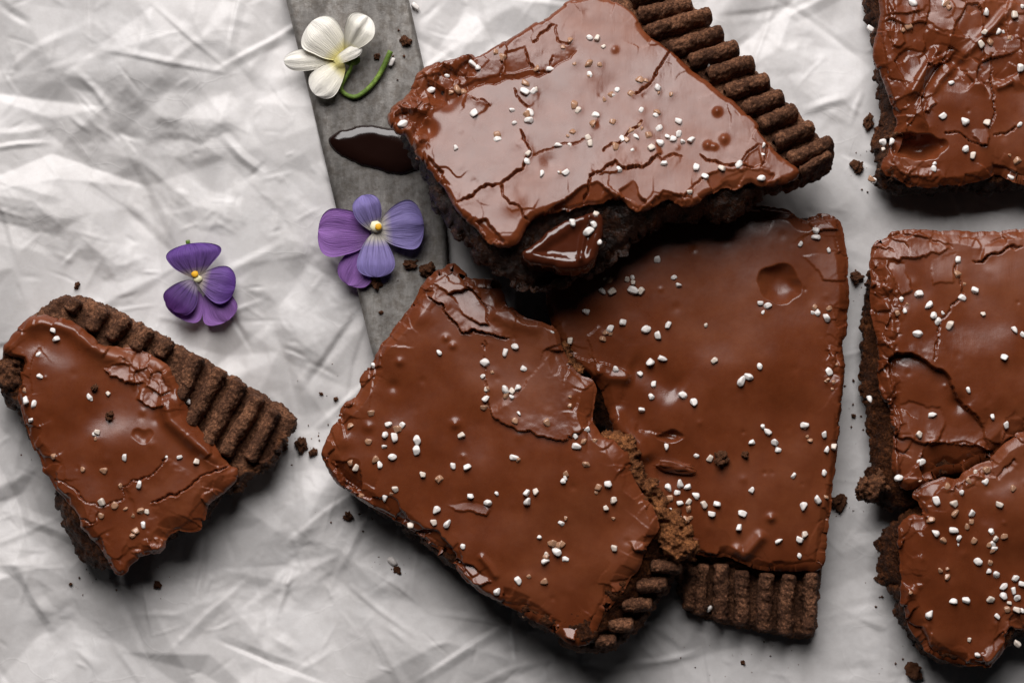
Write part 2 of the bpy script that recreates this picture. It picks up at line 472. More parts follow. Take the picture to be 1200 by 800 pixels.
M_ICING = m_icing()
M_CRUST = m_crumb('cocoa_crust', (0.075, 0.027, 0.012), (0.36, 0.158, 0.080), 0.75, 0.25)
M_FUDGE = m_crumb('fudge_crumb', (0.026, 0.0078, 0.0028), (0.13, 0.043, 0.015), 0.5, 0.12, 0.8)
M_CRUMB = m_crumb('dry_crumb', (0.14, 0.046, 0.016), (0.42, 0.160, 0.055), 0.8, 0.2)
M_CRUMB2 = m_crumb('brown_crumb', (0.08, 0.026, 0.010), (0.27, 0.105, 0.042), 0.7, 0.3)
M_WET = m_crumb('wet_fudge', (0.008, 0.0028, 0.0012), (0.05, 0.016, 0.006), 0.34, 0.45, 0.5, 700)
M_SUGAR = m_simple('pearl_sugar', (0.78, 0.735, 0.70), 0.4, 0.5, 0.3)
M_COAT = m_simple('icing_coated_sugar', (0.37, 0.205, 0.125), 0.2, 0.5, 0.25)
M_GOO = m_simple('molten_chocolate', (0.06, 0.014, 0.006), 0.12, 0.5)
M_DROP = m_simple('dark_chocolate', (0.010, 0.0036, 0.0026), 0.14, 0.45)
M_PAPER = m_paper()
M_STEEL = m_steel()
M_GREEN = m_crumb('stem_green', (0.085, 0.15, 0.02), (0.17, 0.26, 0.045), 0.5, 0.35, 0.25, 500)
M_YELLOW = m_simple('flower_eye', (0.75, 0.40, 0.02), 0.6, 0.3, 0.1)

def tag(o, label=None, cat=None, group=None, kind=None):
    if label: o['label'] = label
    if cat: o['category'] = cat
    if group: o['group'] = group
    if kind: o['kind'] = kind
    return o

def root(name, fr, label, cat, group=None):
    o = bpy.data.objects.new(name, None); C.objects.link(o)
    M = fr.M.copy(); M.translation = M.translation * S
    o.matrix_world = M
    o.empty_display_size = 0.01
    return tag(o, label, cat, group)

# ------------------------------------------------------------------ parchment: crumpled sheet
def tin(gx, gy, cell, seed):
    """height of a random triangulated sheet: flat facets meeting in straight creases"""
    rnd = np.random.RandomState(seed)
    xs = np.arange(gx.min() - 2 * cell, gx.max() + 3 * cell, cell); ys = np.arange(gy.min() - 2 * cell, gy.max() + 3 * cell, cell)
    P = np.array([(x + rnd.uniform(-.48, .48) * cell, y + rnd.uniform(-.48, .48) * cell) for y in ys for x in xs])
    h = rnd.uniform(-1, 1, len(P))
    vv, _, tris, ov, _, _ = geometry.delaunay_2d_cdt([Vector(p) for p in P], [], [], 0, 1e-6)
    z = np.zeros_like(gx)
    x0, y0 = gx[0, 0], gy[0, 0]; dx = gx[0, 1] - gx[0, 0]; dy = gy[1, 0] - gy[0, 0]
    ny, nx = gx.shape
    hh = np.array([h[o[0]] if o else 0 for o in ov]); vv = np.array([(v.x, v.y) for v in vv])
    for t in tris:
        a, b, c = vv[t[0]], vv[t[1]], vv[t[2]]
        i0 = max(int((min(a[0], b[0], c[0]) - x0) / dx), 0); i1 = min(int((max(a[0], b[0], c[0]) - x0) / dx) + 2, nx)
        j0 = max(int((min(a[1], b[1], c[1]) - y0) / dy), 0); j1 = min(int((max(a[1], b[1], c[1]) - y0) / dy) + 2, ny)
        if i0 >= i1 or j0 >= j1: continue
        X = gx[j0:j1, i0:i1]; Y = gy[j0:j1, i0:i1]
        den = (b[1] - c[1]) * (a[0] - c[0]) + (c[0] - b[0]) * (a[1] - c[1])
        if abs(den) < 1e-9: continue
        l0 = ((b[1] - c[1]) * (X - c[0]) + (c[0] - b[0]) * (Y - c[1])) / den
        l1 = ((c[1] - a[1]) * (X - c[0]) + (a[0] - c[0]) * (Y - c[1])) / den
        l2 = 1 - l0 - l1
        m = (l0 >= -1e-6) & (l1 >= -1e-6) & (l2 >= -1e-6)
        z[j0:j1, i0:i1][m] = (l0 * hh[t[0]] + l1 * hh[t[1]] + l2 * hh[t[2]])[m]
    return z

def sample_grid(zg, gx, gy, X, Y):
    i = np.clip((X - gx[0, 0]) / (gx[0, 1] - gx[0, 0]), 0, gx.shape[1] - 1.001); j = np.clip((Y - gy[0, 0]) / (gy[1, 0] - gy[0, 0]), 0, gx.shape[0] - 1.001)
    i0 = i.astype(int); j0 = j.astype(int); fi = i - i0; fj = j - j0
    return (zg[j0, i0] * (1 - fi) + zg[j0, i0 + 1] * fi) * (1 - fj) + (zg[j0 + 1, i0] * (1 - fi) + zg[j0 + 1, i0 + 1] * fi) * fj

def blur(z, n):
    for _ in range(n):
        p = np.pad(z, 1, mode='edge')
        z = (p[1:-1, :-2] + 2 * p[1:-1, 1:-1] + p[1:-1, 2:]) / 4
        p = np.pad(z, 1, mode='edge')
        z = (p[:-2, 1:-1] + 2 * p[1:-1, 1:-1] + p[2:, 1:-1]) / 4
    return z

PAPER = {}
def build_paper():
    res = 2.0
    gx, gy = np.meshgrid(np.arange(-140, 1341, res), np.arange(-130, 931, res))
    wx = gx + fbm(gx, gy, 220, 1, 5) * 6; wy = gy + fbm(gx, gy, 220, 1, 6) * 6
    def layer(cell, seed):
        z = tin(gx, gy, cell, seed); return sample_grid(z, gx, gy, wx, wy)
    m = 0.55 + 0.45 * np.clip(fbm(gx, gy, 170, 2, 77) * 1.6, -1, 1)
    quiet = 1 - 0.62 * sstep(780, 960, gx) * sstep(120, 420, gy + 100)          # the sheet lies smoother to the right
    m2 = sstep(-0.05, 0.75, fbm(gx, gy, 150, 2, 79) + 0.5)
    z = 16.0 * layer(165, 1) + 16.0 * layer(95, 2) + (0.35 + 0.65 * m2) * 10.5 * layer(56, 3) + m2 * 2.6 * layer(27, 4)
    rnd = np.random.RandomState(12)
    for it in range(1250):                                    # sharp straight creases, short and long, some crossing
        fine = it >= 380; L = rnd.choice([16, 26, 40, 60] if fine else [36, 60, 95, 150]) * rnd.uniform(.7, 1.3); a = rnd.uniform(0, math.pi); c = np.array([rnd.uniform(-100, 1300), rnd.uniform(-100, 900)])
        d = np.array([math.cos(a), math.sin(a)]) * L / 2; n = np.array([-d[1], d[0]]) / L
        pts = [c - d, c + n * rnd.uniform(-7, 7) * L / 70, c + d]
        x0, y0 = np.min(pts, 0) - 46; x1, y1 = np.max(pts, 0) + 46
        i0, i1 = np.clip([int((x0 - gx[0, 0]) / res), int((x1 - gx[0, 0]) / res)], 0, gx.shape[1]); j0, j1 = np.clip([int((y0 - gy[0, 0]) / res), int((y1 - gy[0, 0]) / res)], 0, gx.shape[0])
        if i1 - i0 < 3 or j1 - j0 < 3: continue
        X = wx[j0:j1, i0:i1]; Y = wy[j0:j1, i0:i1]
        dd, sd_, u = line_dist(X, Y, pts)
        w = rnd.uniform(1.6, 3.4) if fine else rnd.uniform(3.0, 7); fade = np.clip(u / 0.35, 0, 1) * np.clip((1 - u) / 0.35, 0, 1); up = rnd.choice([-1, 1, 1]); hgt = rnd.uniform(0.5, 1.5) if fine else rnd.uniform(1.2, 3.6) * min(L / 50, 1.4)
        k = np.where(sd_ > 0, 1.0, rnd.uniform(.3, 1)) * w
        z[j0:j1, i0:i1] += up * hgt * fade * np.clip(1 - dd / (1.7 * k), 0, 1)
    z = z * quiet
    feats = [
        ('tent', [(-60, 20), (0, 82), (60, 145), (96, 184)], -6, 45), ('tent', [(88, 186), (140, 135), (220, 60)], 7, 40), ('tent', [(100, 20), (150, 60), (140, 125)], 4, 22),
        ('tent', [(60, 100), (120, 108), (170, 140)], -3, 18), ('tent', [(165, 142), (220, 138), (290, 146)], 5, 22), ('tent', [(170, 158), (230, 168), (285, 150)], -5, 16),
        ('tent', [(-30, 222), (40, 238), (90, 280)], 6, 26), ('tent', [(-30, 258), (40, 270), (80, 285)], -5, 18), ('tent', [(80, 265), (130, 308), (180, 300)], 5, 16), ('tent', [(190, 210), (225, 240), (290, 262)], 5, 18), ('tent', [(150, 180), (165, 240), (190, 270)], -4, 20),
        ('tent', [(352, 555), (358, 600), (364, 640)], 7, 30), ('tent', [(364, 632), (320, 680), (270, 720)], -7, 30), ('tent', [(360, 630), (410, 650), (470, 700)], 6, 26), ('tent', [(190, 725), (262, 700), (300, 745), (335, 810)], 6, 26), ('tent', [(-20, 640), (60, 690), (85, 745)], 6, 28),
        ('tent', [(20, 760), (80, 730), (150, 760)], -5, 22), ('tent', [(280, 205), (330, 245), (372, 330)], 5, 26), ('tent', [(330, 330), (352, 400), (400, 440)], 5, 24), ('tent', [(345, 300), (395, 330), (420, 390)], -4, 16), ('tent', [(400, 620), (430, 720), (520, 780)], 5, 30),
        ('tent', [(490, 30), (545, 50), (590, 40)], 5, 22), ('tent', [(500, 70), (540, 20), (560, -20)], -5, 20), ('tent', [(880, 20), (920, 60), (960, 50)], 5, 24), ('tent', [(920, 60), (960, 110), (1010, 120)], 4, 24), ('tent', [(560, 760), (640, 790), (720, 770)], 4, 26), ('tent', [(960, 700), (1000, 720), (1030, 790)], 3, 26),
    ]
    z += relief(gx, gy, feats, 3)
    z = np.clip(z, -42, 28) * 0.8 - 8.0
    # weight of the slices presses the sheet down
    for cx, cy, rx, ry in ((170, 520, 150, 120), (720, 150, 250, 120), (580, 540, 210, 200), (850, 480, 160, 240), (1130, 100, 110, 120), (1130, 430, 120, 150), (1150, 660, 110, 120), (455, 200, 70, 260)):
        d = np.hypot((gx - cx) / (rx * 0.85), (gy - cy) / (ry * 0.85))
        wgt = sstep(1.25, 0.75, d); z = z * (1 - wgt) + np.minimum(z, -4) * wgt * 0.6
    ny, nx = gx.shape
    idx = np.arange(nx * ny).reshape(ny, nx)
    q = np.stack([idx[:-1, :-1], idx[1:, :-1], idx[1:, 1:], idx[:-1, 1:]], -1).reshape(-1, 4)
    def far(t, lo, hi): return np.where(t < lo, lo + (t - lo) * 4.5, np.where(t > hi, hi + (t - hi) * 4.5, t))    # the sheet goes on, coarser, past the working area
    V = np.stack([far(gx, -60, 1260).ravel() - CX, CY - far(gy, -60, 860).ravel(), z.ravel()], 1)
    o = mesh_obj('parchment_paper', V, q, M_PAPER)
    tag(o, 'crumpled off-white parchment paper under everything', 'paper', kind='structure')
    PAPER['s'] = lambda px, py: float(sample_grid(z, gx, gy, np.array([px]), np.array([py]))[0])
build_paper()

# ------------------------------------------------------------------ knife blade and its chocolate drop
def build_blade():
    fr = Frame(440, 200, 1.0)
    out = [(322, -60), (470, -60), (479, 0), (497, 80), (512, 170), (521, 260), (526, 340), (524, 420), (440, 424), (434, 405), (418, 338), (398, 262), (364, 118), (335, 0)]
    def top(x, y, d):
        z = 9.0 - 3.2 * (1 - np.clip(d / 5, 0, 1)) ** 2
        return z + 0.35 * fbm(x, y, 60, 2, 8)
    r = root('knife_blade', fr, 'worn grey steel knife blade running under the brownies', 'knife')
    solid('blade', fr, out, 9, top, 0, 3.0, M_STEEL, r, rows=3, seed=5, round_=0)
    fr2 = Frame(437, 175, 10.0)
    out = [(382, 161), (398, 151), (420, 146), (445, 147), (465, 152), (485, 160), (497, 178), (496, 198), (478, 204), (455, 203), (430, 196), (405, 186), (390, 174)]
    def top2(x, y, d):
        z = 6.5 * np.sqrt(np.clip(1 - (1 - np.clip(d / 15, 0, 1)) ** 2, 0, 1)) + 0.4
        return z + 0.3 * fbm(x, y, 26, 2, 9)
    o, _ = solid('chocolate_drop', fr2, out, 8, top2, 0, 1.4, M_DROP, None, edge=(1.4, 26), rows=2, seed=6, round_=2)
    M = fr2.M.copy(); M.translation *= S; o.matrix_world = M
    tag(o, 'glossy dark chocolate drop on the knife blade', 'chocolate')
build_blade()

# ------------------------------------------------------------------ brownies
rng = random.Random(4)
def grain_mesh(name, seed, mat):
    """angular pearl-sugar grain: a ball cut by random planes"""
    r = np.random.RandomState(seed)
    bm = bmesh.new(); bmesh.ops.create_icosphere(bm, subdivisions=3, radius=1)
    dirs = np.array([v.co for v in bm.verts]); dirs /= np.linalg.norm(dirs, axis=1)[:, None]
    n = np.concatenate([np.vstack([np.eye(3), -np.eye(3)]) + r.normal(size=(6, 3)) * 0.3, r.normal(size=(4, 3))]); n /= np.linalg.norm(n, axis=1)[:, None]
    off = np.concatenate([r.uniform(0.66, 0.88, 6), r.uniform(0.75, 1.0, 4)])
    rad = np.min(np.where(dirs @ n.T > 0.15, off / np.maximum(dirs @ n.T, 0.15), 9), axis=1)
    rad = np.minimum(rad, 1.2)
    ax = np.array([r.uniform(0.95, 1.3), r.uniform(0.8, 1.0), r.uniform(0.8, 0.95)])
    for v, d, k in zip(bm.verts, dirs, rad): v.co = d * k * ax
    bmesh.ops.smooth_vert(bm, verts=bm.verts, factor=0.18, use_axis_x=True, use_axis_y=True, use_axis_z=True)
    me = bpy.data.meshes.new(name); bm.to_mesh(me); bm.free()
    me.materials.append(mat)
    for p in me.polygons: p.use_smooth = True
    return me
M_SUGAR2 = m_simple('cream_pearl_sugar', (0.66, 0.57, 0.49), 0.4, 0.5, 0.3)
GR = [grain_mesh('sugar_grain', s, M_SUGAR2 if s % 4 == 3 else M_SUGAR) for s in range(14)]
GC = [grain_mesh('coated_sugar_grain', s + 20, M_COAT) for s in range(5)]

def grains(fr, parent, sample, h, white, coated, top_level=False):
    coated = list(coated) + [(x + rng.uniform(-9, 9), y + rng.uniform(-8, 8)) for x, y in coated if rng.random() < 0.4]
    for lst, coat in ((white, False), (coated, True)):
        for (px, py) in lst:
            z = sample(px, py)
            rad = rng.choice((rng.uniform(2.6, 3.8), rng.uniform(3.8, 4.9), rng.uniform(4.0, 5.1))) if not coat else rng.choice((rng.uniform(1.8, 3.0), rng.uniform(3.0, 4.6), rng.uniform(3.4, 4.7)))
            zz = z + rad * (rng.uniform(0.1, 0.5) if not coat else -0.15)
            lx, ly = fr.local(px, py, zz)
            o = bpy.data.objects.new('sugar_grain', rng.choice(GC if coat and rng.random() < 0.75 else GR)); C.objects.link(o)
            o.parent = parent
            o.location = (float(lx) * S, float(ly) * S, zz * S)
            o.rotation_euler = (rng.uniform(-.5, .5), rng.uniform(-.5, .5), rng.uniform(0, 6.3))
            k = rad * S
            o.scale = (k * rng.uniform(.9, 1.15), k * rng.uniform(.85, 1.05), k * rng.uniform(.85, 1.0))

def ridge_mesh(name, a, b, w, hgt, z0, z1, seed, mat, parent):
    """one rounded, crumbly flute of the crust from a to b (own coordinates)"""
    a = np.array(a, float); b = np.array(b, float); L = np.hypot(*(b - a)); t = (b - a) / L; n = np.array([-t[1], t[0]])
    nu, nv = max(int(L / 1.3), 12), 20
    V = []
    for i in range(nu + 1):
        u = i / nu; s = u * L
        endr = min(s, L - s) / (w * 0.25); e = math.sqrt(max(0.0, 1 - (1 - min(endr, 1)) ** 2)) if endr < 1 else 1.0
        e = max(e, 0.12)
        for j in range(nv + 1):
            th = math.pi * j / nv
            V.append((s, -math.cos(th) * w * 0.45 * (0.55 + 0.45 * e), math.sin(th) ** 0.5 * hgt * e - 13.0 * (1 - math.sin(th) ** 0.6), u))
    V = np.array(V)
    ph = seed * 13.7
    s, v, z = V[:, 0], V[:, 1], V[:, 2]
    wob = 1.0 * vnoise(s / 16 + ph, s * 0 + seed)
    d, _, _, _ = worley(s + ph * 9, v, 3.4, seed, z=z)
    g = (0.55 - d) * 1.6 + 1.25 * fbm(s, v, 8, 5, seed + 3, z=z, gain=0.72)
    z = z * (1 - 0.16 * np.clip(vnoise(s / 7 + ph, s * 0 + seed + 5), 0, 1))
    rad = np.maximum(np.hypot(v, np.maximum(z + 3, 0)), 0.5)
    v2 = v + g * v / rad + wob; z2 = z + g * np.maximum(z + 3, 0) / rad
    zz = z0 + (z1 - z0) * V[:, 3] + z2
    P = np.stack([a[0] + t[0] * s + n[0] * v2, a[1] + t[1] * s + n[1] * v2, zz], 1)
    idx = np.arange((nu + 1) * (nv + 1)).reshape(nu + 1, nv + 1)
    q = np.stack([idx[:-1, :-1], idx[1:, :-1], idx[1:, 1:], idx[:-1, 1:]], -1).reshape(-1, 4)
    return mesh_obj(name, P, q[:, ::-1].copy() if False else q, mat, parent)

H = 58.0
def brownie(fr, label, icing, body, feats, white, coated, crust=None, ridges=(), seed=0, wave=2.0, edge_r=(9, 15), edge_fac=1.6, body_h=43, dome=2.6e-4,
            body_mat=None, icing_edge=(1.3, 26), wave_scale=75, crust_h=(47, 40), ridge_h=9, dry=None, body_in=7.0, res=1.15, dry_mat=None, pits=(), chip=2.6):
    r = root('brownie', fr, label, 'brownie', 'iced brownies')
    icing_feats = list(feats) + [('bump', x, y, 6, 0.7) for x, y in coated]
    rr = random.Random(seed); ymid = 0.5 * (min(p[1] for p in icing) + max(p[1] for p in icing))
    xs = [p[0] for p in icing]; ys = [p[1] for p in icing]
    for _ in range(34):
        icing_feats.append(('bump', rr.uniform(min(xs), max(xs)), rr.uniform(min(ys), max(ys)), rr.uniform(2.2, 6), rr.choice((-0.8, -0.5, 0.4, 0.9))))
    def top(x, y, d):
        z = H + wave * fbm(x, y, wave_scale, 2, seed + 1) + 0.10 * fbm(x, y, 18, 2, seed + 2)
        _, cid, _, _ = worley(x + 4 * fbm(x, y, 18, 2, seed + 33), y + 4 * fbm(x, y, 18, 2, seed + 34), 42, seed + 35)
        w = edge_r[1] * (0.75 + 0.65 * cid + 0.25 * fbm(x, y, 40, 2, seed + 3))
        t = np.clip(d / np.maximum(w, 2.2), 0, 1)
        z = z - edge_r[0] * (0.75 + 0.4 * cid) * (0.7 * (1 - t) + 0.3 * (1 - np.sqrt(np.clip(1 - (1 - t) ** 2, 0, 1))))
        near = sstep(34, 3, d)
        z = z + near * edge_fac * (1.25 * facets(x, y, 40, seed + 5) + 0.12 * facets(x, y, 14, seed + 6))
        z = z - dome * (y - ymid) ** 2
        return z + relief(x, y, icing_feats, seed)
    def bt(x, y, d):
        g, _, _, _ = worley(x, y, 7, seed + 1)
        g2, _, _, _ = worley(x, y, 3.8, seed + 2)
        z = body_h + 3.4 * fbm(x, y, 22, 4, seed + 31, gain=0.6) + 2.0 * (0.5 - g) + 1.6 * (0.5 - g2)
        over = np.maximum(poly_sdf(x, y, icing) - 1.0, 0)
        z = z - 0.95 * over
        for px, py, prx, pry, pd in pits:
            z = z - pd * np.clip(1 - np.hypot((x - px) / prx, (y - py) / pry) ** 3, 0, 1)
        return z - 5 * sstep(6, 0, d)
    solid('filling', fr, body, body_h, bt, -2, 1.9, body_mat or M_FUDGE, r, edge=(3.2, 12), rows=15, side_noise=5.0, side_scale=13, gran=4.2,
          bulge=lambda t: 3.0 * math.sin(math.pi * min(t, 1)) - 5 * max(t - 0.8, 0), seed=seed, inset=body_in)
    ic, smp = solid('icing', fr, icing, H, top, H - 13, res, M_ICING, r, edge=icing_edge, rows=4, lip=9,
                    bulge=lambda t: 2.2 * math.sin(math.pi * t * 0.9), side_noise=1.2, side_scale=12, seed=seed + 2, chip=chip)
    if crust:
        line = np.asarray(crust['inner'], float)
        def ct(x, y, d):
            dl, _, _ = line_dist(x, y, line)
            g, _, _, _ = worley(x, y, 5, seed + 8)
            z = crust_h[0] + (crust_h[1] - crust_h[0]) * np.clip(dl / crust['w'], 0, 1.2)
            return z - 13 + 1.5 * fbm(x, y, 14, 3, seed + 9) + 2.4 * (0.5 - g) - 5 * sstep(5, 0, d)
        cr, cs = solid('crust', fr, crust['outline'], crust_h[0], ct, -2, 2.0, M_CRUST, r, edge=(1.6, 9), rows=8, side_noise=2.4, side_scale=9, gran=5,
                       bulge=lambda t: 1.5 * math.sin(math.pi * t), seed=seed + 60)
        for k, (a, b, w) in enumerate(ridges):
            la = fr.local(*a, crust_h[0]); lb = fr.local(*b, crust_h[0])
            da = float(line_dist(np.array([a[0]]), np.array([a[1]]), line)[0][0]); db = float(line_dist(np.array([b[0]]), np.array([b[1]]), line)[0][0])
            f = lambda d: crust_h[0] + (crust_h[1] - crust_h[0]) * min(d / crust['w'], 1.2)
            ridge_mesh('crust_ridge', (float(la[0]), float(la[1])), (float(lb[0]), float(lb[1])), w, ridge_h * 1.2 * rng.uniform(.85, 1.1), f(da) - 1, f(db) - 1.5, seed * 20 + k, M_CRUST, cr)
        gr_on = crust.get('grains', ())
        grains(fr, cr, lambda x, y: cs(x, y) + 3, crust_h[0], gr_on, ())
    if dry:
        for k, (out, hh) in enumerate(dry):
            def dt(x, y, d, hh=hh, k=k):
                g, _, _, _ = worley(x, y, 6, seed + 70 + k); g2, _, _, _ = worley(x, y, 3.4, seed + 75 + k)
                return hh + 4.0 * fbm(x, y, 15, 5, seed + 71, gain=0.65) + 2.4 * (0.5 - g) + 2.2 * (0.5 - g2) - 9 * sstep(9, 0, d)
            solid('broken_edge', fr, out, hh, dt, hh - 26, 1.5, dry_mat or M_CRUMB, r, edge=(4.5, 9), rows=8, side_noise=4, side_scale=7, gran=3.6, seed=seed + 80 + k)
    grains(fr, ic, smp, H, white, coated)
    return r, ic, smp

R = math.radians
# ---- left, half-eaten piece
white1 = [(62, 387), (66, 397), (47, 441), (30, 469), (127, 461), (36, 492), (114, 506), (146, 536), (163, 568), (119, 588), (210, 535), (230, 541)]
coat1 = [(45, 415), (29, 457), (40, 473), (105, 465), (63, 534), (112, 514), (122, 551), (97, 550), (141, 569), (165, 598), (147, 596), (134, 592), (118, 604), (168, 615), (156, 604), (195, 535), (159, 622)]
ice1 = [(0, 408), (14, 390), (30, 376), (48, 369), (70, 374), (86, 379), (100, 392), (118, 405), (136, 407), (160, 412), (180, 419), (198, 428), (206, 450), (214, 478), (226, 496), (246, 520), (264, 543), (278, 552), (266, 572),
        (244, 588), (238, 608), (235, 620), (222, 624), (206, 621), (196, 626), (190, 645), (170, 648), (152, 656), (143, 672), (134, 670), (125, 652), (106, 630), (92, 612), (82, 592), (66, 570), (50, 545), (38, 515), (24, 478), (20, 462), (28, 440), (32, 420), (14, 416)]
body1 = [(-6, 412), (14, 396), (40, 380), (70, 382), (120, 412), (190, 430), (215, 485), (262, 540), (295, 548), (285, 568), (258, 585), (244, 606), (215, 618), (196, 635), (160, 655), (142, 676), (112, 671), (90, 664), (78, 635), (62, 608), (58, 590), (62, 575), (40, 530), (18, 482), (0, 478), (-8, 455)]
cr1 = dict(outline=[(20, 386), (40, 366), (58, 352), (70, 345), (95, 347), (120, 356), (200, 401), (270, 442), (330, 476), (345, 490), (340, 505), (326, 520), (318, 540), (298, 548), (284, 563), (262, 574), (240, 540), (210, 490), (195, 440), (120, 415), (60, 385)],
           inner=[(40, 380), (120, 412), (200, 440), (225, 500), (265, 560)], w=75, grains=[(221, 471)])
rd1 = [((81, 366), (90, 350), 17), ((104, 388), (122, 360), 18), ((127, 398), (149, 371), 19), ((157, 411), (174, 384), 18), ((184, 418), (198, 397), 18), ((209, 470), (232, 416), 19), ((221, 500), (258, 431), 20), ((240, 522), (282, 446), 20), ((262, 534), (303, 464), 20), ((292, 540), (322, 480), 18)]
f1 = [('ridge', [(20, 385), (48, 375), (85, 386), (104, 402), (125, 414), (165, 424)], 9, 6), ('ridge', [(190, 455), (200, 492), (230, 520), (268, 548)], 9, 9),
      ('bump', 40, 402, 20, -5), ('bump', 110, 480, 60, -3), ('fault', [(195, 535), (183, 555), (168, 565), (150, 568), (143, 572)], 2.5, 20), ('crack', [(195, 534), (183, 554), (168, 564), (150, 567), (143, 571)], 1.5, 5),
      ('crack', [(143, 571), (145, 585), (130, 590), (118, 592), (100, 590), (90, 575), (75, 562), (60, 560)], 1.2, 3.5),
      ('crack', [(266, 545), (232, 560), (215, 574), (192, 584), (174, 592)], 2.6, 8), ('fault', [(270, 545), (232, 560), (215, 574), (192, 584), (174, 592)], 3, 25),
      ('fault', [(122, 430), (130, 444), (150, 449), (172, 446)], 4.5, 14), ('facet', [(124, 430), (152, 426), (156, 446), (142, 449), (130, 441)], 0, 0.0, 0.24), ('fault', [(156, 470), (176, 479), (196, 474)], 5, 14), ('rough', [(140, 418), (198, 428), (208, 458), (204, 478), (170, 474), (150, 440)], 4.5, 19),
      ('crater', 168, 510, 13, 10, 3), ('bump', 118, 520, 22, 3),
      ('fault', [(115, 660), (105, 640), (92, 618), (118, 610)], 2, 10), ('crack', [(92, 608), (110, 612), (118, 600)], 1.2, 4), ('rough', [(150, 640), (196, 622), (192, 648), (160, 660)], 3, 9)]
brownie(Frame(160, 510, 4, R(-3.0), R(1.0)), 'small half-eaten brownie with a missing corner, alone on the left', ice1, body1, f1, white1, coat1, cr1, rd1, seed=11, dome=1.5e-4, wave=2.8, edge_fac=1.8, dry_mat=M_CRUMB2,
        dry=[([(-10, 425), (8, 415), (22, 420), (26, 440), (18, 456), (2, 460), (-10, 450)], 52), ([(262, 556), (285, 545), (315, 536), (322, 520), (334, 505), (325, 530), (312, 548), (292, 560), (276, 574), (262, 580)], 40)])

# ---- back piece, lying under the others
white4 = [(770, 304), (735, 327), (741, 325), (742, 331), (741, 340), (751, 341), (790, 325), (795, 334), (706, 341), (717, 341), (687, 365), (715, 385), (730, 378), (757, 386), (771, 393), (783, 381), (827, 381), (668, 399), (762, 424), (776, 420), (837, 422), (722, 433), (750, 438), (766, 450), (763, 464), (800, 463), (813, 471), (752, 480), (781, 523),
          (956, 270), (956, 278), (938, 286), (971, 293), (891, 355), (900, 358), (958, 366), (969, 373), (890, 429), (877, 441), (869, 447), (894, 500), (900, 506), (881, 518), (908, 518), (943, 498), (966, 509), (977, 523), (969, 527), (832, 537), (930, 557), (881, 574), (958, 585), (942, 592), (840, 590), (834, 602), (825, 591), (870, 602), (866, 618), (943, 626), (937, 632), (912, 634), (937, 651),
          (816, 534), (783, 571), (797, 567), (806, 570), (816, 581), (797, 589), (807, 588), (785, 598), (795, 604), (799, 614)]
coat4 = [(709, 326), (715, 391), (707, 397), (894, 366), (955, 360), (972, 361), (971, 436), (970, 445), (977, 448), (981, 427), (912, 527), (946, 511), (966, 553), (968, 582), (794, 577), (807, 596), (804, 608)]
ice4 = [(640, 262), (760, 240), (880, 243), (928, 247), (946, 262), (952, 254), (976, 253), (986, 264), (990, 280), (993, 310), (993, 345), (991, 388), (985, 400), (988, 425), (985, 460), (982, 500), (979, 535), (974, 575), (972, 605), (969, 640), (966, 669), (930, 669), (890, 667), (868, 660), (852, 650), (838, 652), (815, 648), (790, 630), (758, 580), (742, 548), (724, 516), (714, 482), (706, 450), (676, 428), (645, 380)]
body4 = [(640, 268), (760, 246), (880, 248), (930, 252), (982, 260), (987, 310), (988, 390), (982, 440), (979, 520), (972, 590), (967, 640), (964, 680), (880, 680), (820, 670), (770, 610), (720, 540), (690, 480), (650, 390)]
cr4 = dict(outline=[(792, 640), (800, 714), (830, 728), (880, 737), (925, 749), (948, 750), (957, 744), (962, 700), (964, 655), (880, 650)], inner=[(790, 650), (966, 664)], w=85, grains=[(806, 688), (831, 713)])
rd4 = [((812, 664), (808, 716), 18), ((824, 660), (820, 722), 18), ((846, 660), (846, 731), 20), ((871, 668), (870, 735), 19), ((898, 670), (896, 741), 20), ((925, 672), (921, 746), 20), ((951, 670), (949, 746), 18)]
f4 = [('crater', 915, 333, 27, 24, 14),
      ('fault', [(742, 440), (725, 434), (700, 424), (668, 416)], 4.5, 22), ('ridge', [(692, 432), (715, 442), (745, 444)], 7, 5), ('ridge', [(735, 425), (770, 440), (800, 462)], 16, -4.0),
      ('ridge', [(712, 478), (728, 500), (748, 520), (760, 545)], 12, 8), ('crater', 786, 512, 17, 8, 8), ('fault', [(742, 500), (770, 505), (800, 512)], -2, 12), ('bump', 785, 545, 22, -3), ('ridge', [(855, 640), (872, 652), (898, 622)], 7, 6), ('bump', 904, 607, 5, 4),
      ('facet', [(945, 300), (990, 295), (991, 330), (962, 328)], 1, -0.02, 0.07), ('facet', [(950, 258), (978, 254), (984, 268), (960, 270)], 3, 0, 0.2), ('bump', 930, 440, 60, 2), ('bump', 850, 570, 60, -3),
      ('rough', [(968, 405), (990, 400), (988, 450), (966, 450)], 4, 12), ('rough', [(970, 360), (995, 350), (995, 400), (978, 400)], 2.5, 20), ('fault', [(700, 380), (690, 400), (705, 440)], 1.5, 18)]
fr4 = Frame(830, 480, 0, R(0.6), R(0))
BK = brownie(fr4, 'large smooth brownie with a finger dent and a ridged bottom rim, lowest of the pile', ice4, body4, f4, white4, coat4, cr4, rd4, seed=41, wave=4.2, edge_fac=0.9, wave_scale=100, crust_h=(40, 26), ridge_h=9,
             icing_edge=(0.9, 14), edge_r=(7, 9), body_h=38, chip=1.4)

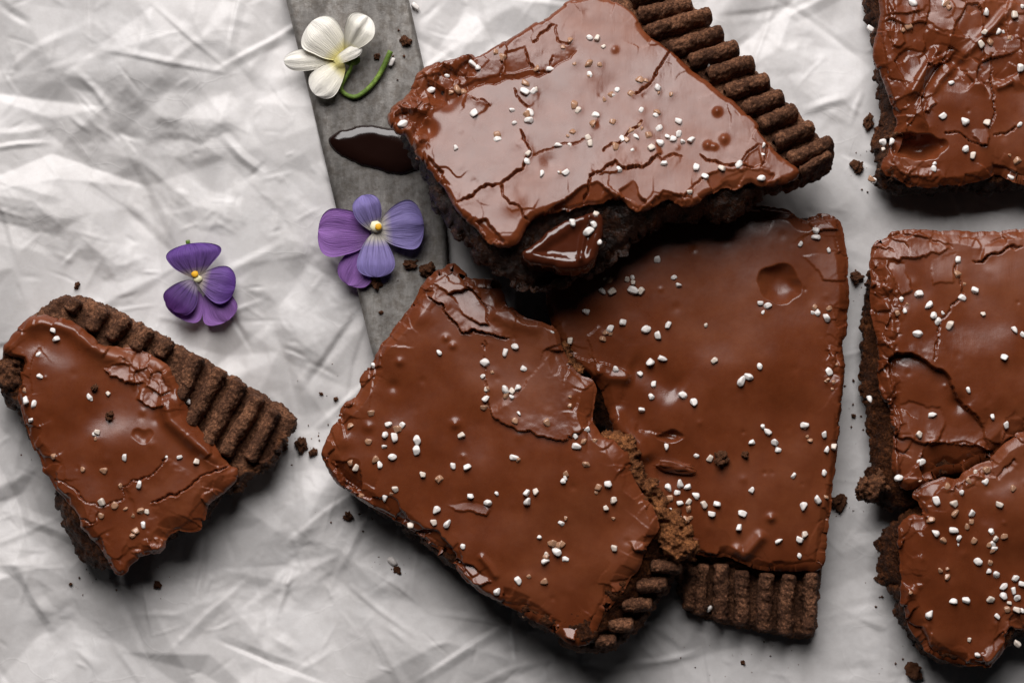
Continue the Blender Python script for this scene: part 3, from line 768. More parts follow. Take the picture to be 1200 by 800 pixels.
# ---- front piece, leaning on the back one
white3 = [(515, 413), (603, 406), (592, 413), (568, 425), (437, 428), (566, 441), (569, 467), (455, 497), (451, 509), (462, 512), (450, 523), (460, 535), (489, 516), (488, 528), (541, 510), (531, 546), (547, 547), (495, 556), (463, 573), (551, 581), (512, 597), (508, 612), (524, 614), (481, 615), (542, 640),
          (592, 457), (607, 454), (600, 465), (608, 484), (674, 511), (688, 503), (675, 523), (582, 578), (571, 589), (617, 577), (628, 576), (618, 588), (660, 563), (712, 567), (719, 586), (710, 595), (632, 629), (653, 646), (639, 657), (720, 642), (582, 693)]
coat3 = [(647, 389), (411, 499), (435, 484), (432, 517), (411, 541), (440, 538), (417, 548), (465, 503), (513, 562), (424, 581), (451, 582), (577, 436), (572, 456), (567, 477), (600, 458), (604, 493), (614, 432), (668, 465), (668, 475), (641, 495), (684, 517), (697, 516), (607, 538), (663, 555), (687, 544), (701, 571), (719, 607), (663, 607), (648, 636), (658, 637), (640, 650), (663, 655), (638, 681), (620, 675), (607, 680), (614, 721)]
ice3 = [(527, 307), (538, 316), (548, 326), (562, 329), (579, 328), (586, 342), (590, 356), (602, 368), (618, 375), (642, 381), (651, 391), (656, 406), (666, 425), (677, 440), (692, 445), (698, 455), (695, 472), (690, 495), (702, 512), (722, 521), (736, 536), (740, 556), (752, 577), (766, 600), (770, 615), (766, 630), (752, 645), (747, 665), (728, 690),
        (714, 706), (706, 722), (694, 748), (680, 756), (660, 751), (645, 737), (616, 722), (590, 706), (574, 698), (558, 688), (540, 672), (524, 654), (504, 640), (488, 626), (468, 612), (450, 601), (435, 591), (415, 580), (396, 566), (384, 550), (376, 535), (380, 516), (390, 503), (400, 494), (396, 481), (410, 470), (418, 465), (425, 445), (436, 425), (441, 410), (456, 394), (475, 370), (488, 350), (496, 334), (511, 319)]
body3 = [(530, 316), (575, 335), (596, 370), (648, 390), (668, 428), (690, 450), (692, 490), (714, 518), (738, 536), (758, 575), (782, 605), (800, 640), (794, 662), (770, 690), (748, 720), (722, 745), (690, 762), (660, 755), (640, 742), (590, 715), (540, 682), (500, 648), (462, 616), (430, 596), (395, 574), (380, 545), (388, 515), (420, 470), (445, 412), (480, 370), (500, 335)]
f3 = [('fault', [(598, 399), (575, 394), (558, 390), (540, 386), (526, 372), (515, 358), (506, 350), (495, 345)][::-1], 4.5, 14), ('crack', [(497, 346), (507, 351), (516, 360), (527, 374), (541, 388), (560, 391), (597, 400)], 1.4, 4),
      ('facet', [(506, 330), (530, 314), (544, 325), (548, 335), (527, 341)], 1, 0.03, 0.24), ('facet', [(527, 342), (550, 335), (560, 350), (570, 364), (571, 383), (556, 381), (541, 366)], 1, 0.05, 0.23), ('crack', [(545, 328), (556, 345), (568, 362), (572, 382)], 1.4, 5),
      ('ridge', [(570, 362), (595, 376), (640, 386)], 8, 4), ('bump', 575, 345, 14, -4),
      ('fault', [(692, 500), (670, 511), (648, 514), (628, 511), (604, 503), (580, 490), (570, 476)][::-1], 4.5, 40), ('crack', [(568, 398), (566, 420), (568, 442), (570, 468), (574, 482)], 1.2, 3),
      ('bump', 550, 490, 30, -3.5), ('bump', 533, 497, 6, 3.5), ('bump', 460, 452, 7, -2.5), ('bump', 468, 424, 5, 2.5), ('bump', 530, 405, 4, 2.5), ('bump', 522, 396, 4, 2.5), ('bump', 492, 372, 12, 3.5), ('bump', 405, 515, 10, 3), ('bump', 432, 500, 6, 2.5), ('bump', 690, 618, 45, -4), ('bump', 520, 560, 45, -2),
      ('facet', [(520, 592), (555, 586), (576, 598), (570, 602), (540, 597)], 1.0, 0, 0.25), ('facet', [(655, 735), (678, 735), (674, 752), (662, 748)], 4, 0, 0.75), ('facet', [(694, 735), (708, 728), (704, 748), (694, 752)], 4, 0.1, 0.75), ('facet', [(738, 634), (764, 632), (758, 642), (746, 646)], 3, 0, 0.6), ('facet', [(714, 682), (738, 680), (725, 696), (716, 696)], 3, 0, 0.6),
      ('facet', [(390, 540), (422, 540), (424, 575), (402, 572)], -7, 0.12, -0.3), ('facet', [(438, 580), (462, 584), (480, 612), (462, 612), (442, 596)], -6, 0.1, -0.25), ('facet', [(486, 620), (510, 620), (528, 640), (534, 660), (508, 642)], -9, 0.1, -0.3), ('facet', [(534, 655), (556, 660), (572, 684), (552, 684)], -2, 0, 0.45), ('ridge', [(560, 648), (572, 662), (584, 680)], 4, 3), ('rough', [(570, 690), (620, 705), (650, 735), (620, 730), (585, 710)], 3, 14), ('rough', [(486, 345), (497, 335), (508, 325), (512, 335), (500, 348)], 3, 9)]
dry3 = [([(652, 396), (664, 404), (676, 424), (684, 440), (672, 440), (662, 425)], 47), ([(700, 508), (716, 506), (736, 516), (746, 534), (756, 556), (774, 578), (792, 602), (812, 630), (816, 648), (802, 660), (786, 656), (776, 640), (768, 612), (752, 582), (738, 560), (734, 540), (716, 524)], 50)]
cr3 = dict(outline=[(700, 700), (750, 650), (800, 650), (806, 662), (786, 682), (776, 700), (752, 730), (728, 756), (702, 768), (672, 764), (650, 752), (680, 740)], inner=[(660, 745), (740, 660), (780, 640)], w=60)
rd3 = [((762, 664), (800, 664), 18), ((745, 686), (782, 684), 19), ((728, 708), (764, 708), 19), ((712, 732), (742, 732), 19), ((696, 752), (722, 752), 17)]
fr3 = Frame(590, 540, 23, 0, R(-5.6))
FR3 = brownie(fr3, 'large front brownie with a broken crumbly right side, leaning on the dented one', ice3, body3, f3, white3, coat3, cr3, rd3, seed=33, wave=3.8, edge_fac=2.2, wave_scale=95, dry=dry3, crust_h=(34, 26), ridge_h=9, edge_r=(9, 13))

# ---- top piece, tilted over the pile
white2 = [(524, 89), (505, 106), (472, 145), (554, 75), (560, 79), (556, 133), (615, 108), (600, 129), (603, 144), (619, 141), (691, 44), (700, 45), (707, 55), (644, 81), (771, 103), (795, 142), (782, 160), (789, 163), (795, 157), (800, 166), (810, 164), (774, 168), (763, 173), (778, 191), (654, 170), (691, 168), (635, 203), (663, 202), (617, 189), (534, 173),
          (816, 196), (846, 197), (866, 193), (895, 170), (892, 209), (808, 225), (826, 207)]
coat2 = [(588, 67), (536, 105), (542, 108), (616, 98), (625, 107), (618, 134), (668, 48), (629, 81), (673, 75), (690, 75), (703, 76), (690, 89), (723, 105), (719, 112), (708, 117), (677, 129), (698, 135), (695, 145), (718, 143), (750, 94), (757, 95), (772, 109), (786, 111), (740, 110), (751, 129), (769, 135), (749, 146), (772, 150), (740, 153), (745, 160), (734, 164), (760, 158), (721, 172), (741, 176), (668, 170), (689, 161), (656, 202), (619, 180), (671, 155), (725, 198), (583, 158), (894, 181)]
ice2 = [(690, -4), (720, 1), (736, 10), (746, 22), (754, 36), (776, 53), (800, 72), (822, 90), (846, 111), (862, 122), (880, 140), (893, 156), (903, 169), (921, 186), (939, 198), (926, 208), (906, 213), (892, 213), (878, 208), (866, 216), (850, 216), (838, 222), (816, 234), (797, 235), (780, 229), (758, 240), (744, 242), (734, 236), (716, 226), (704, 234), (682, 233), (652, 244), (628, 252), (622, 257), (616, 264), (610, 276), (598, 284), (584, 284), (570, 278), (560, 264), (545, 251), (535, 241), (530, 228), (516, 206), (498, 189), (490, 172),
        (478, 156), (462, 150), (457, 138), (462, 122), (476, 110), (486, 96), (493, 82), (512, 74), (536, 65), (552, 60), (558, 67), (576, 58), (590, 51), (602, 42), (626, 28), (641, 22), (653, 11), (668, 2)]
body2 = [(690, 4), (736, 18), (790, 70), (860, 130), (920, 192), (926, 212), (892, 226), (880, 238), (858, 250), (832, 247), (800, 250), (770, 258), (735, 280), (705, 305), (668, 318), (630, 328), (602, 324), (576, 308), (552, 288), (530, 264), (518, 244), (506, 234), (498, 214), (486, 190), (470, 160), (462, 140), (478, 112), (520, 78), (600, 50), (660, 14)]
cr2 = dict(outline=[(700, -30), (800, -14), (822, 2), (838, 26), (854, 40), (870, 56), (884, 70), (898, 84), (914, 101), (930, 116), (944, 130), (958, 145), (970, 158), (979, 165), (976, 182), (962, 192), (944, 200), (922, 212), (890, 190), (800, 90), (740, 30)],
           inner=[(700, -10), (750, 34), (800, 76), (860, 124), (905, 172), (935, 200)], w=60, grains=[(831, 74), (945, 193)])
rd2 = [((740, -2), (792, -18), 18), ((748, 16), (812, 2), 19), ((758, 38), (834, 12), 20), ((782, 57), (848, 34), 20), ((808, 72), (866, 51), 20), ((830, 88), (884, 68), 20), ((850, 107), (902, 89), 20), ((870, 128), (919, 109), 20), ((890, 147), (935, 126), 20), ((908, 167), (954, 145), 20), ((924, 188), (977, 164), 19), ((938, 202), (974, 180), 14)]
f2 = [('crack', [(604, 106), (610, 116), (620, 126)], 1.6, 4), ('crack', [(608, 150), (617, 168), (619, 178), (612, 197), (600, 206), (585, 214), (570, 216), (560, 226), (545, 233), (533, 239)], 2.2, 7), ('fault', [(533, 239), (545, 233), (560, 226), (570, 216), (585, 214), (600, 206), (612, 197), (619, 178), (617, 168), (608, 150)][::1], 2.5, 22),
      ('crack', [(585, 214), (592, 232), (597, 240), (608, 242), (615, 252), (624, 256)], 1.6, 6), ('crack', [(788, 58), (773, 78), (765, 95), (757, 102), (745, 108), (736, 112)], 1.7, 6), ('crack', [(707, 178), (716, 168), (728, 166), (735, 158), (745, 148), (752, 138)], 1.8, 6),
      ('crack', [(684, 238), (690, 205), (706, 200), (720, 188), (735, 200), (755, 194), (772, 182), (782, 178)], 2.4, 7), ('fault', [(690, 205), (720, 200), (755, 194), (782, 178)], 3, 18), ('crack', [(690, 163), (675, 168), (655, 172), (635, 180), (620, 182)], 1.2, 2.5),
      ('fault', [(540, 106), (565, 99), (600, 93), (640, 87), (668, 68), (682, 54)], -4, 16), ('facet', [(540, 108), (570, 100), (600, 94), (640, 88), (650, 82), (640, 82), (600, 86), (560, 92), (540, 98)], -2.5, 0, -0.22),
      ('crack', [(588, 62), (590, 78), (587, 90)], 1.6, 5), ('crack', [(618, 58), (620, 72), (628, 80), (644, 82), (647, 64)], 1.5, 5), ('crack', [(624, 52), (632, 40), (650, 30)], 1.4, 5), ('facet', [(591, 58), (617, 56), (624, 80), (592, 86)], -2.5, 0, -0.1), ('crack', [(652, 30), (655, 46), (668, 50)], 1.2, 3),
      ('fault', [(575, 122), (565, 116), (545, 110)], 3, 12), ('crack', [(552, 114), (568, 117), (577, 126)], 1.5, 4),
      ('crack', [(822, 183), (838, 190), (848, 193), (870, 193), (886, 196)], 1.7, 6), ('crack', [(867, 191), (875, 180), (889, 171)], 1.6, 5), ('crack', [(902, 170), (898, 185), (892, 198)], 1.8, 6), ('facet', [(870, 190), (878, 180), (890, 173), (895, 192), (885, 196)], -3, 0, -0.1), ('crack', [(800, 183), (790, 178), (780, 186), (770, 182)], 1.3, 4), ('crack', [(827, 205), (815, 214), (800, 232)], 1.6, 5),
      ('facet', [(828, 205), (845, 198), (885, 198), (905, 205), (900, 216), (870, 220), (838, 226)], -5, 0, -0.3), ('facet', [(630, 252), (655, 236), (690, 216), (700, 212), (716, 228), (704, 238), (660, 248)], -9, 0, -0.35), ('facet', [(736, 236), (724, 222), (742, 212), (756, 236), (750, 244)], -5, 0, -0.25), ('facet', [(760, 240), (778, 226), (800, 228), (798, 240)], -5, 0, -0.25),
      ('bump', 840, 131, 4.5, 4), ('bump', 829, 170, 4.5, 4), ('bump', 848, 163, 5, 3.5), ('bump', 837, 172, 3.5, 3), ('bump', 720, 58, 4, 2), ('bump', 643, 118, 22, -2.5), ('bump', 715, 102, 14, -1.8), ('bump', 600, 238, 14, 3), ('bump', 645, 190, 10, -2),
      ('rough', [(456, 120), (480, 100), (500, 84), (550, 62), (560, 78), (545, 105), (520, 118), (505, 130), (498, 145), (500, 172), (488, 176), (470, 158)], 10, 21), ('facet', [(494, 84), (545, 64), (552, 66), (530, 82), (500, 92)], 4, 0.0, -0.08), ('bump', 522, 112, 16, -9), ('bump', 500, 150, 12, -8), ('facet', [(466, 124), (486, 104), (492, 122), (484, 134)], 4, 0, 0.05),
      ('facet', [(500, 185), (518, 200), (514, 214), (500, 200)], -6, 0.1, -0.1), ('facet', [(556, 260), (570, 256), (592, 282), (575, 282)], -6, 0.2, -0.1)]
fr2 = Frame(700, 140, 51, R(-17.5), R(1.0))
TOP = brownie(fr2, 'brownie on top of the pile with pale cracked icing and a fluted crust', ice2, body2, f2, white2, coat2, cr2, rd2, seed=22, dome=0.0, body_mat=M_WET, wave=1.3, edge_fac=0.9, wave_scale=110, crust_h=(48, 42), ridge_h=10, edge_r=(4, 5), res=1.0)
def goo():
    out = [(608, 296), (624, 286), (640, 274), (660, 262), (690, 252), (706, 254), (708, 272), (702, 292), (694, 310), (668, 315), (640, 312), (618, 306)]
    hh = 45
    def top(x, y, d):
        z = hh - 0.22 * (y - 285) + 6 * np.sqrt(np.clip(1 - (1 - np.clip(d / 9, 0, 1)) ** 2, 0, 1)) - 5 * sstep(7, 18, d) + 0.7 * fbm(x, y, 20, 2, 4)
        dd, _, _ = line_dist(x, y, [(690, 258), (684, 280), (680, 304)])
        return z + 4 * np.exp(-(dd / 3.2) ** 2)
    o, smp = solid('molten_filling', fr2, out, hh, top, hh - 25, 1.5, M_GOO, TOP[0], edge=(1.2, 14), rows=5, side_noise=1, seed=7, round_=2)
    grains(fr2, o, smp, hh, [(671, 261), (698, 251), (696, 263), (690, 271), (703, 284)], [])
goo()

# ---- right-hand column
white5 = [(1070, 3), (1156, 15), (1189, 18), (1198, 8), (1020, 34), (1154, 38), (1150, 52), (1115, 97), (1196, 80), (1105, 136), (1131, 143), (1157, 144), (1195, 146), (1035, 166), (1045, 166), (1035, 175), (1132, 175), (1140, 182)]
coat5 = [(1106, 5), (1112, 9), (1065, 31), (1160, 49), (1176, 38), (1183, 45), (1094, 198), (1183, 182), (1192, 202), (1024, 212)]
ice5 = [(1030, -30), (1036, 10), (1032, 35), (1026, 58), (1034, 88), (1044, 112), (1052, 140), (1050, 158), (1042, 178), (1036, 200), (1060, 212), (1100, 217), (1140, 214), (1160, 206), (1168, 200), (1200, 214), (1240, 216), (1268, 210), (1270, -30)]
body5 = [(1006, -34), (1008, 10), (1016, 40), (1018, 70), (1024, 105), (1026, 140), (1018, 160), (1020, 200), (1030, 232), (1060, 236), (1120, 232), (1200, 230), (1266, 224), (1268, -34)]
f5 = [('rough', [(1028, -30), (1270, -30), (1270, 90), (1160, 110), (1100, 100), (1090, 150), (1040, 160)], 5.5, 36), ('crater', 1077, 171, 32, 17, 30), ('ridge', [(1085, 125), (1100, 95), (1125, 70), (1165, 30), (1195, -5)], 5, 5), ('ridge', [(1060, 120), (1085, 80), (1105, 50)], 5, 5), ('ridge', [(1070, 125), (1095, 85), (1112, 62)], 3, -5), ('facet', [(1088, 75), (1105, 62), (1122, 58), (1115, 70), (1096, 79)], 4, 0, 0.3), ('facet', [(1080, 128), (1092, 112), (1098, 118), (1086, 132)], 3, 0, 0.35), ('bump', 1122, 74, 9, -9),
      ('ridge', [(1165, 104), (1178, 100), (1188, 92)], 4, 4), ('crack', [(1166, 60), (1164, 90), (1168, 130), (1160, 150)], 1.6, 5), ('crack', [(1165, 158), (1185, 152), (1192, 150)], 1.3, 4), ('facet', [(1166, 62), (1190, 56), (1196, 80), (1178, 96), (1166, 88)], -2, 0, -0.1), ('facet', [(1036, 35), (1058, 22), (1062, 50), (1046, 56)], 2, 0, 0.1), ('crack', [(1106, 155), (1125, 158), (1145, 168), (1160, 172)], 1.5, 5), ('facet', [(1140, 152), (1160, 150), (1158, 172), (1148, 168)], 2, 0, 0.2),
      ('facet', [(1165, 192), (1200, 204), (1200, 214), (1170, 206)], -6, 0, -0.2), ('rough', [(1036, 190), (1100, 195), (1100, 218), (1040, 214)], 3.5, 14), ('facet', [(1062, 195), (1095, 193), (1090, 205), (1066, 206)], 1, 0, 0.2), ('facet', [(1045, 8), (1078, 4), (1075, 16), (1048, 20)], 2, 0, 0.3)]
brownie(Frame(1140, 100, 3, R(-2.2), R(0)), 'brownie with wrinkled icing and a dark hole in its corner, topmost of the right column', ice5, body5, f5, white5, coat5, seed=55, dome=3.0e-4, wave=4.0, edge_fac=3.2, body_in=14, pits=[(1078, 171, 34, 19, 30)], dry_mat=M_CRUMB2,
        dry=[([(1040, 160), (1050, 150), (1075, 150), (1100, 152), (1108, 158), (1090, 157), (1060, 157), (1046, 164)], 57), ([(1034, 190), (1044, 186), (1058, 200), (1048, 212), (1036, 206)], 50)])

white6 = [(1123, 304), (1077, 344), (1089, 357), (1143, 340), (1127, 349), (1094, 369), (1099, 377), (1113, 381), (1075, 391), (1152, 368), (1189, 386), (1199, 392), (1177, 419), (1135, 457), (1092, 486), (1077, 509), (1163, 488), (1179, 498), (1079, 542), (1053, 560), (1019, 467)]
coat6 = [(1122, 322), (1130, 333), (1105, 367), (1056, 351), (1060, 364), (1078, 563)]
ice6 = [(1022, 300), (1028, 284), (1054, 271), (1075, 271), (1120, 272), (1160, 271), (1200, 269), (1268, 270), (1270, 486), (1200, 503), (1174, 520), (1160, 534), (1144, 540), (1128, 554), (1108, 553), (1086, 562), (1066, 572), (1058, 566), (1051, 545), (1048, 510), (1046, 478), (1032, 448), (1034, 420), (1028, 385), (1022, 345)]
body6 = [(1018, 296), (1040, 278), (1100, 277), (1200, 276), (1264, 278), (1264, 500), (1200, 512), (1150, 545), (1115, 580), (1085, 606), (1050, 610), (1026, 598), (1016, 576), (1012, 552), (1020, 530), (1014, 500), (1008, 450), (1005, 400), (1010, 340)]
f6 = [('facet', [(1022, 300), (1028, 284), (1054, 271), (1075, 272), (1118, 289), (1096, 293), (1070, 300), (1042, 305)], -1, 0, 0.22), ('fault', [(1040, 306), (1070, 301), (1096, 294), (1118, 290)], 2.5, 10), ('facet', [(1150, 305), (1165, 296), (1182, 288), (1176, 278), (1158, 284)], 1, 0, 0.25), ('crack', [(1140, 306), (1152, 306), (1166, 297), (1184, 288), (1200, 290)], 1.8, 5),
      ('crack', [(1123, 306), (1122, 322), (1130, 335), (1128, 349), (1115, 366), (1100, 376), (1097, 400), (1093, 425)], 1.4, 4), ('facet', [(1040, 308), (1060, 306), (1070, 340), (1055, 345)], 1, 0.03, 0.12), ('fault', [(1052, 345), (1046, 325), (1038, 305)], 3, 12),
      ('facet', [(1042, 425), (1052, 414), (1066, 413), (1086, 424), (1108, 436), (1118, 458), (1124, 470), (1138, 482), (1152, 500), (1160, 524), (1130, 520), (1090, 518), (1078, 540), (1056, 565), (1049, 500)], -6.5, 0.02, 0.04), ('facet', [(1052, 480), (1066, 470), (1085, 477), (1101, 473), (1110, 492), (1099, 516), (1086, 522), (1068, 516), (1052, 514), (1048, 497)], 2.0, -0.03, 0.16), ('facet', [(1088, 520), (1130, 518), (1160, 526), (1168, 530), (1145, 545), (1110, 560), (1084, 560), (1078, 545)], -9, 0, -0.28), ('fault', [(1042, 426), (1052, 415), (1066, 414), (1086, 425), (1108, 437), (1118, 458), (1126, 472), (1140, 484), (1154, 500)], 3.5, 30), ('fault', [(1084, 522), (1110, 519), (1150, 524), (1166, 530)], 4, 12), ('bump', 1124, 472, 10, -5), ('crack', [(1132, 475), (1142, 485), (1152, 496)], 1.6, 5),
      ('ridge', [(1030, 350), (1045, 365), (1044, 385), (1042, 400)], 5, 4), ('rough', [(1020, 300), (1040, 310), (1062, 360), (1050, 410), (1040, 450), (1022, 400)], 3.5, 13), ('facet', [(1030, 436), (1042, 430), (1046, 470), (1040, 480)], -5, 0.2, 0), ('fault', [(1048, 440), (1049, 480), (1050, 520)], -3, 6), ('facet', [(1090, 300), (1122, 295), (1120, 330), (1095, 335)], 0.5, 0, 0.05), ('bump', 1165, 330, 20, 2)]
brownie(Frame(1140, 430, 5, R(-2.8), R(0)), 'brownie with a sunken broken plate in its icing, in the middle of the right column', ice6, body6, f6, white6, coat6, seed=66, dome=3.0e-4, wave=3.8, edge_fac=2.6, body_in=9, body_h=38, dry_mat=M_CRUMB2,
        dry=[([(1003, 572), (1012, 560), (1026, 552), (1042, 556), (1044, 570), (1034, 582), (1020, 586)], 52)])

white7 = [(1127, 577), (1098, 586), (1118, 590), (1171, 591), (1139, 601), (1097, 625), (1118, 621), (1124, 630), (1167, 631), (1146, 658), (1159, 669), (1168, 673), (1190, 677), (1176, 687), (1198, 684), (1188, 692), (1176, 698), (1192, 700), (1183, 706), (1192, 714), (1198, 715), (1161, 702), (1169, 722), (1132, 703), (1089, 720), (1136, 749), (1145, 767), (1192, 754)]
coat7 = [(1143, 554), (1157, 550), (1135, 563), (1119, 601), (1138, 611), (1110, 570), (1091, 609), (1105, 633), (1123, 638), (1141, 633), (1162, 623), (1177, 628), (1159, 638), (1163, 645), (1160, 659), (1187, 572), (1155, 564), (1180, 714), (1117, 704), (1067, 694), (1102, 668), (1110, 666)]
ice7 = [(1072, 580), (1090, 567), (1110, 560), (1125, 565), (1136, 552), (1150, 544), (1166, 538), (1180, 521), (1200, 508), (1262, 496), (1266, 742), (1215, 744), (1196, 738), (1186, 738), (1178, 756), (1163, 778), (1150, 784), (1110, 776), (1090, 766), (1076, 747), (1062, 730), (1058, 700), (1058, 660), (1055, 625), (1061, 606), (1086, 604), (1082, 590)]
body7 = [(1080, 592), (1110, 566), (1180, 530), (1258, 506), (1262, 746), (1215, 752), (1190, 760), (1164, 784), (1140, 790), (1110, 784), (1084, 776), (1062, 750), (1046, 728), (1044, 700), (1030, 682), (1024, 640), (1030, 622), (1050, 602), (1066, 590)]
f7 = [('rough', [(1110, 562), (1140, 548), (1165, 542), (1160, 560), (1120, 580), (1105, 572)], 3.2, 11), ('bump', 1150, 650, 60, 2), ('facet', [(1150, 768), (1165, 754), (1176, 742), (1180, 752), (1164, 776), (1154, 778)], 1.5, 0, 0.3), ('facet', [(1178, 745), (1186, 736), (1200, 740), (1198, 758), (1180, 762)], -8, 0, -0.2), ('ridge', [(1172, 748), (1184, 734), (1205, 742)], 4, 4), ('ridge', [(1084, 730), (1090, 745), (1094, 760)], 3, 2.5), ('bump', 1067, 694, 6, 4), ('facet', [(1062, 730), (1080, 735), (1094, 765), (1078, 752)], -7, 0.2, -0.2), ('bump', 1165, 605, 12, -2), ('ridge', [(1060, 606), (1075, 606), (1088, 604)], 5, 3)]
brownie(Frame(1160, 650, 14, R(1.0), R(0)), 'brownie with the densest sugar cluster, in the bottom right corner', ice7, body7, f7, white7, coat7, seed=77, dome=3.0e-4, wave=4.5, edge_fac=1.8, body_in=11, edge_r=(11, 18))

# ------------------------------------------------------------------ flowers
def petal(name, base, tip, width, mat, parent, o, z0=6, z1=14, cup=4, wave=1.2, shape=0.62, seed=0, fold=0.0):
    """curved petal from base to tip (photo px relative to the flower's own axes)"""
    bx, by = base[0] - o[0], -(base[1] - o[1]); tx, ty = tip[0] - o[0], -(tip[1] - o[1])
    L = math.hypot(tx - bx, ty - by); dx, dy = (tx - bx) / L, (ty - by) / L; nx, ny = -dy, dx
    nu, nv = 22, 20
    V = []; UV = []
    for i in range(nu + 1):
        u = math.sin(math.pi / 2 * i / nu)
        for j in range(nv + 1):
            s = 2 * j / nv - 1
            # rounded end: outer rows bend into an arc
            w = 0.545 * width * (math.sin(math.pi * min(u ** shape, 1) * 0.5) ** 1.1) * (1 if u < 0.56 else math.sqrt(max(0.0004, 1 - ((u - 0.56) / 0.44) ** 3.0)))
            w *= 1 + 0.13 * vnoise(np.array([u * 2.2 + seed * 1.7]), np.array([seed + (3.0 if s > 0 else 0.0)]))[0] * abs(s); wn = w / (0.5 * width); along = u * L
            wob = vnoise(np.array([s * 1.8 + seed * 3.1]), np.array([u * 1.5 + seed]))[0]
            along += 1.6 * u * wob * wn
            z = z0 + (z1 - z0) * math.sin(u * math.pi * 0.55) + cup * (s * s) * u * wn - 0.55 * (z1 - z0) * max(u - 0.72, 0) / 0.28 * 0.6
            z += wn * (wave * u * math.sin(s * 7 + seed) + 1.2 * wob * u + fold * u * math.exp(-((s - 0.15) / 0.22) ** 2))
            V.append((bx + dx * along + nx * s * w, by + dy * along + ny * s * w, z)); UV.append((u, s * 0.5 + 0.5))
    idx = np.arange((nu + 1) * (nv + 1)).reshape(nu + 1, nv + 1)
    q = np.stack([idx[:-1, :-1], idx[1:, :-1], idx[1:, 1:], idx[:-1, 1:]], -1).reshape(-1, 4)
    # thin thickness: a second sheet just below
    V = np.array(V); n = len(V); V2 = V.copy(); V2[:, 2] -= 0.35
    rim = np.concatenate([idx[0, :], idx[1:, -1], idx[-1, -2::-1], idx[-2:0:-1, 0]]); r2 = np.roll(rim, -1)
    q2 = q[:, ::-1] + n
    sd = np.stack([rim, r2, r2 + n, rim + n], 1)
    ob = mesh_obj(name, np.concatenate([V, V2]), np.concatenate([q[:, ::-1], q2[:, ::1], sd]), mat, parent)
    me = ob.data; uvl = me.uv_layers.new(name='UVMap')
    uvs = np.array(UV + UV, np.float32); li = np.zeros(len(me.loops), np.int32); me.loops.foreach_get('vertex_index', li)
    uvl.data.foreach_set('uv', uvs[li].ravel())
    return ob

def tube(name, pts, rad, mat, parent):
    pts = [Vector(p) for p in pts]; V = []; F = []; k = 8
    for i, p in enumerate(pts):
        t = (pts[min(i + 1, len(pts) - 1)] - pts[max(i - 1, 0)]).normalized()
        a = t.orthogonal().normalized() if i == 0 else (a - t * a.dot(t)).normalized(); b = t.cross(a)
        r = rad[i] if isinstance(rad, (list, tuple)) else rad
        for j in range(k):
            th = 2 * math.pi * j / k; V.append(tuple(p + a * (math.cos(th) * r) + b * (math.sin(th) * r)))
    for i in range(len(pts) - 1):
        for j in range(k): F.append((i * k + j, i * k + (j + 1) % k, (i + 1) * k + (j + 1) % k, (i + 1) * k + j))
    F.append(tuple(range(k - 1, -1, -1))); F.append(tuple(range((len(pts) - 1) * k, len(pts) * k)))
    return mesh_obj(name, V, F, mat, parent)

def spline(pts, n=6):
    P = [Vector(p) for p in pts]; out = []
    for i in range(len(P) - 1):
        p0, p1, p2, p3 = P[max(i - 1, 0)], P[i], P[i + 1], P[min(i + 2, len(P) - 1)]
        for k in range(n):
            t = k / n
            out.append(0.5 * ((2 * p1) + (p2 - p0) * t + (2 * p0 - 5 * p1 + 4 * p2 - p3) * t * t + (3 * p1 - p0 - 3 * p2 + p3) * t ** 3))
    out.append(P[-1]); return out

def blob(name, c, r, mat, parent, sq=0.7, seed=0):
    bm = bmesh.new(); bmesh.ops.create_icosphere(bm, subdivisions=2, radius=1)
    V = np.array([v.co for v in bm.verts]); d = 1 + 0.2 * vnoise(V[:, 0] * 2 + seed, V[:, 1] * 2, V[:, 2] * 2)
    V = V * d[:, None] * np.array([r, r, r * sq]) + np.array(c)
    F = [tuple(v.index for v in f.verts) for f in bm.faces]; bm.free()
    return mesh_obj(name, V, F, mat, parent)

P_DEEP = m_petal('deep_violet_petal', (0.62, 0.55, 0.50), (0.29, 0.17, 0.48), (0.18, 0.07, 0.40), (0.05, 0.02, 0.10), 0.65)
P_DARK = m_petal('dark_violet_petal', (0.40, 0.33, 0.45), (0.16, 0.08, 0.30), (0.13, 0.035, 0.22), (0.03, 0.01, 0.06), 0.7)
P_MAG = m_petal('magenta_violet_petal', (0.28, 0.14, 0.40), (0.34, 0.16, 0.50), (0.40, 0.20, 0.56), (0.1, 0.04, 0.2), 0.15)
P_LIL = m_petal('lilac_petal', (0.74, 0.70, 0.62), (0.40, 0.34, 0.68), (0.37, 0.31, 0.70), (0.07, 0.05, 0.2), 0.6)
P_WHITE = m_petal('white_petal', (0.85, 0.78, 0.30), (0.88, 0.86, 0.72), (0.89, 0.88, 0.81), (0.8, 0.75, 0.5), 0.08, 0.18, 0.93)

def flower(name, px, py, z, label):
    fr = Frame(px, py, z); return root(name, fr, label, 'flower', None)
z = PAPER['s'](232, 330)
f = flower('viola_flower', 232, 330, z + 8, 'purple viola with a yellow eye lying on the paper'); o = (232, 330)
petal('petal', (230, 338), (211, 373), 46, P_MAG, f, o, 4, 7, 2, 1.2, 0.5, 1)
petal('petal', (244, 340), (267, 376), 42, P_MAG, f, o, 4, 8, 2, 1.4, 0.5, 2)
petal('petal', (229, 329), (204, 364), 38, P_DARK, f, o, 9, 17, -3, 0.8, 0.6, 3)
petal('petal', (232, 326), (277, 338), 42, P_DEEP, f, o, 9, 20, -3, 0.8, 0.6, 4)
petal('petal', (231, 327), (224, 286), 66, P_DEEP, f, o, 9, 22, 3, 1.0, 0.75, 5)
blob('flower_eye', (-2, 8, 15), 4.3, M_YELLOW, f, 0.45, 1)
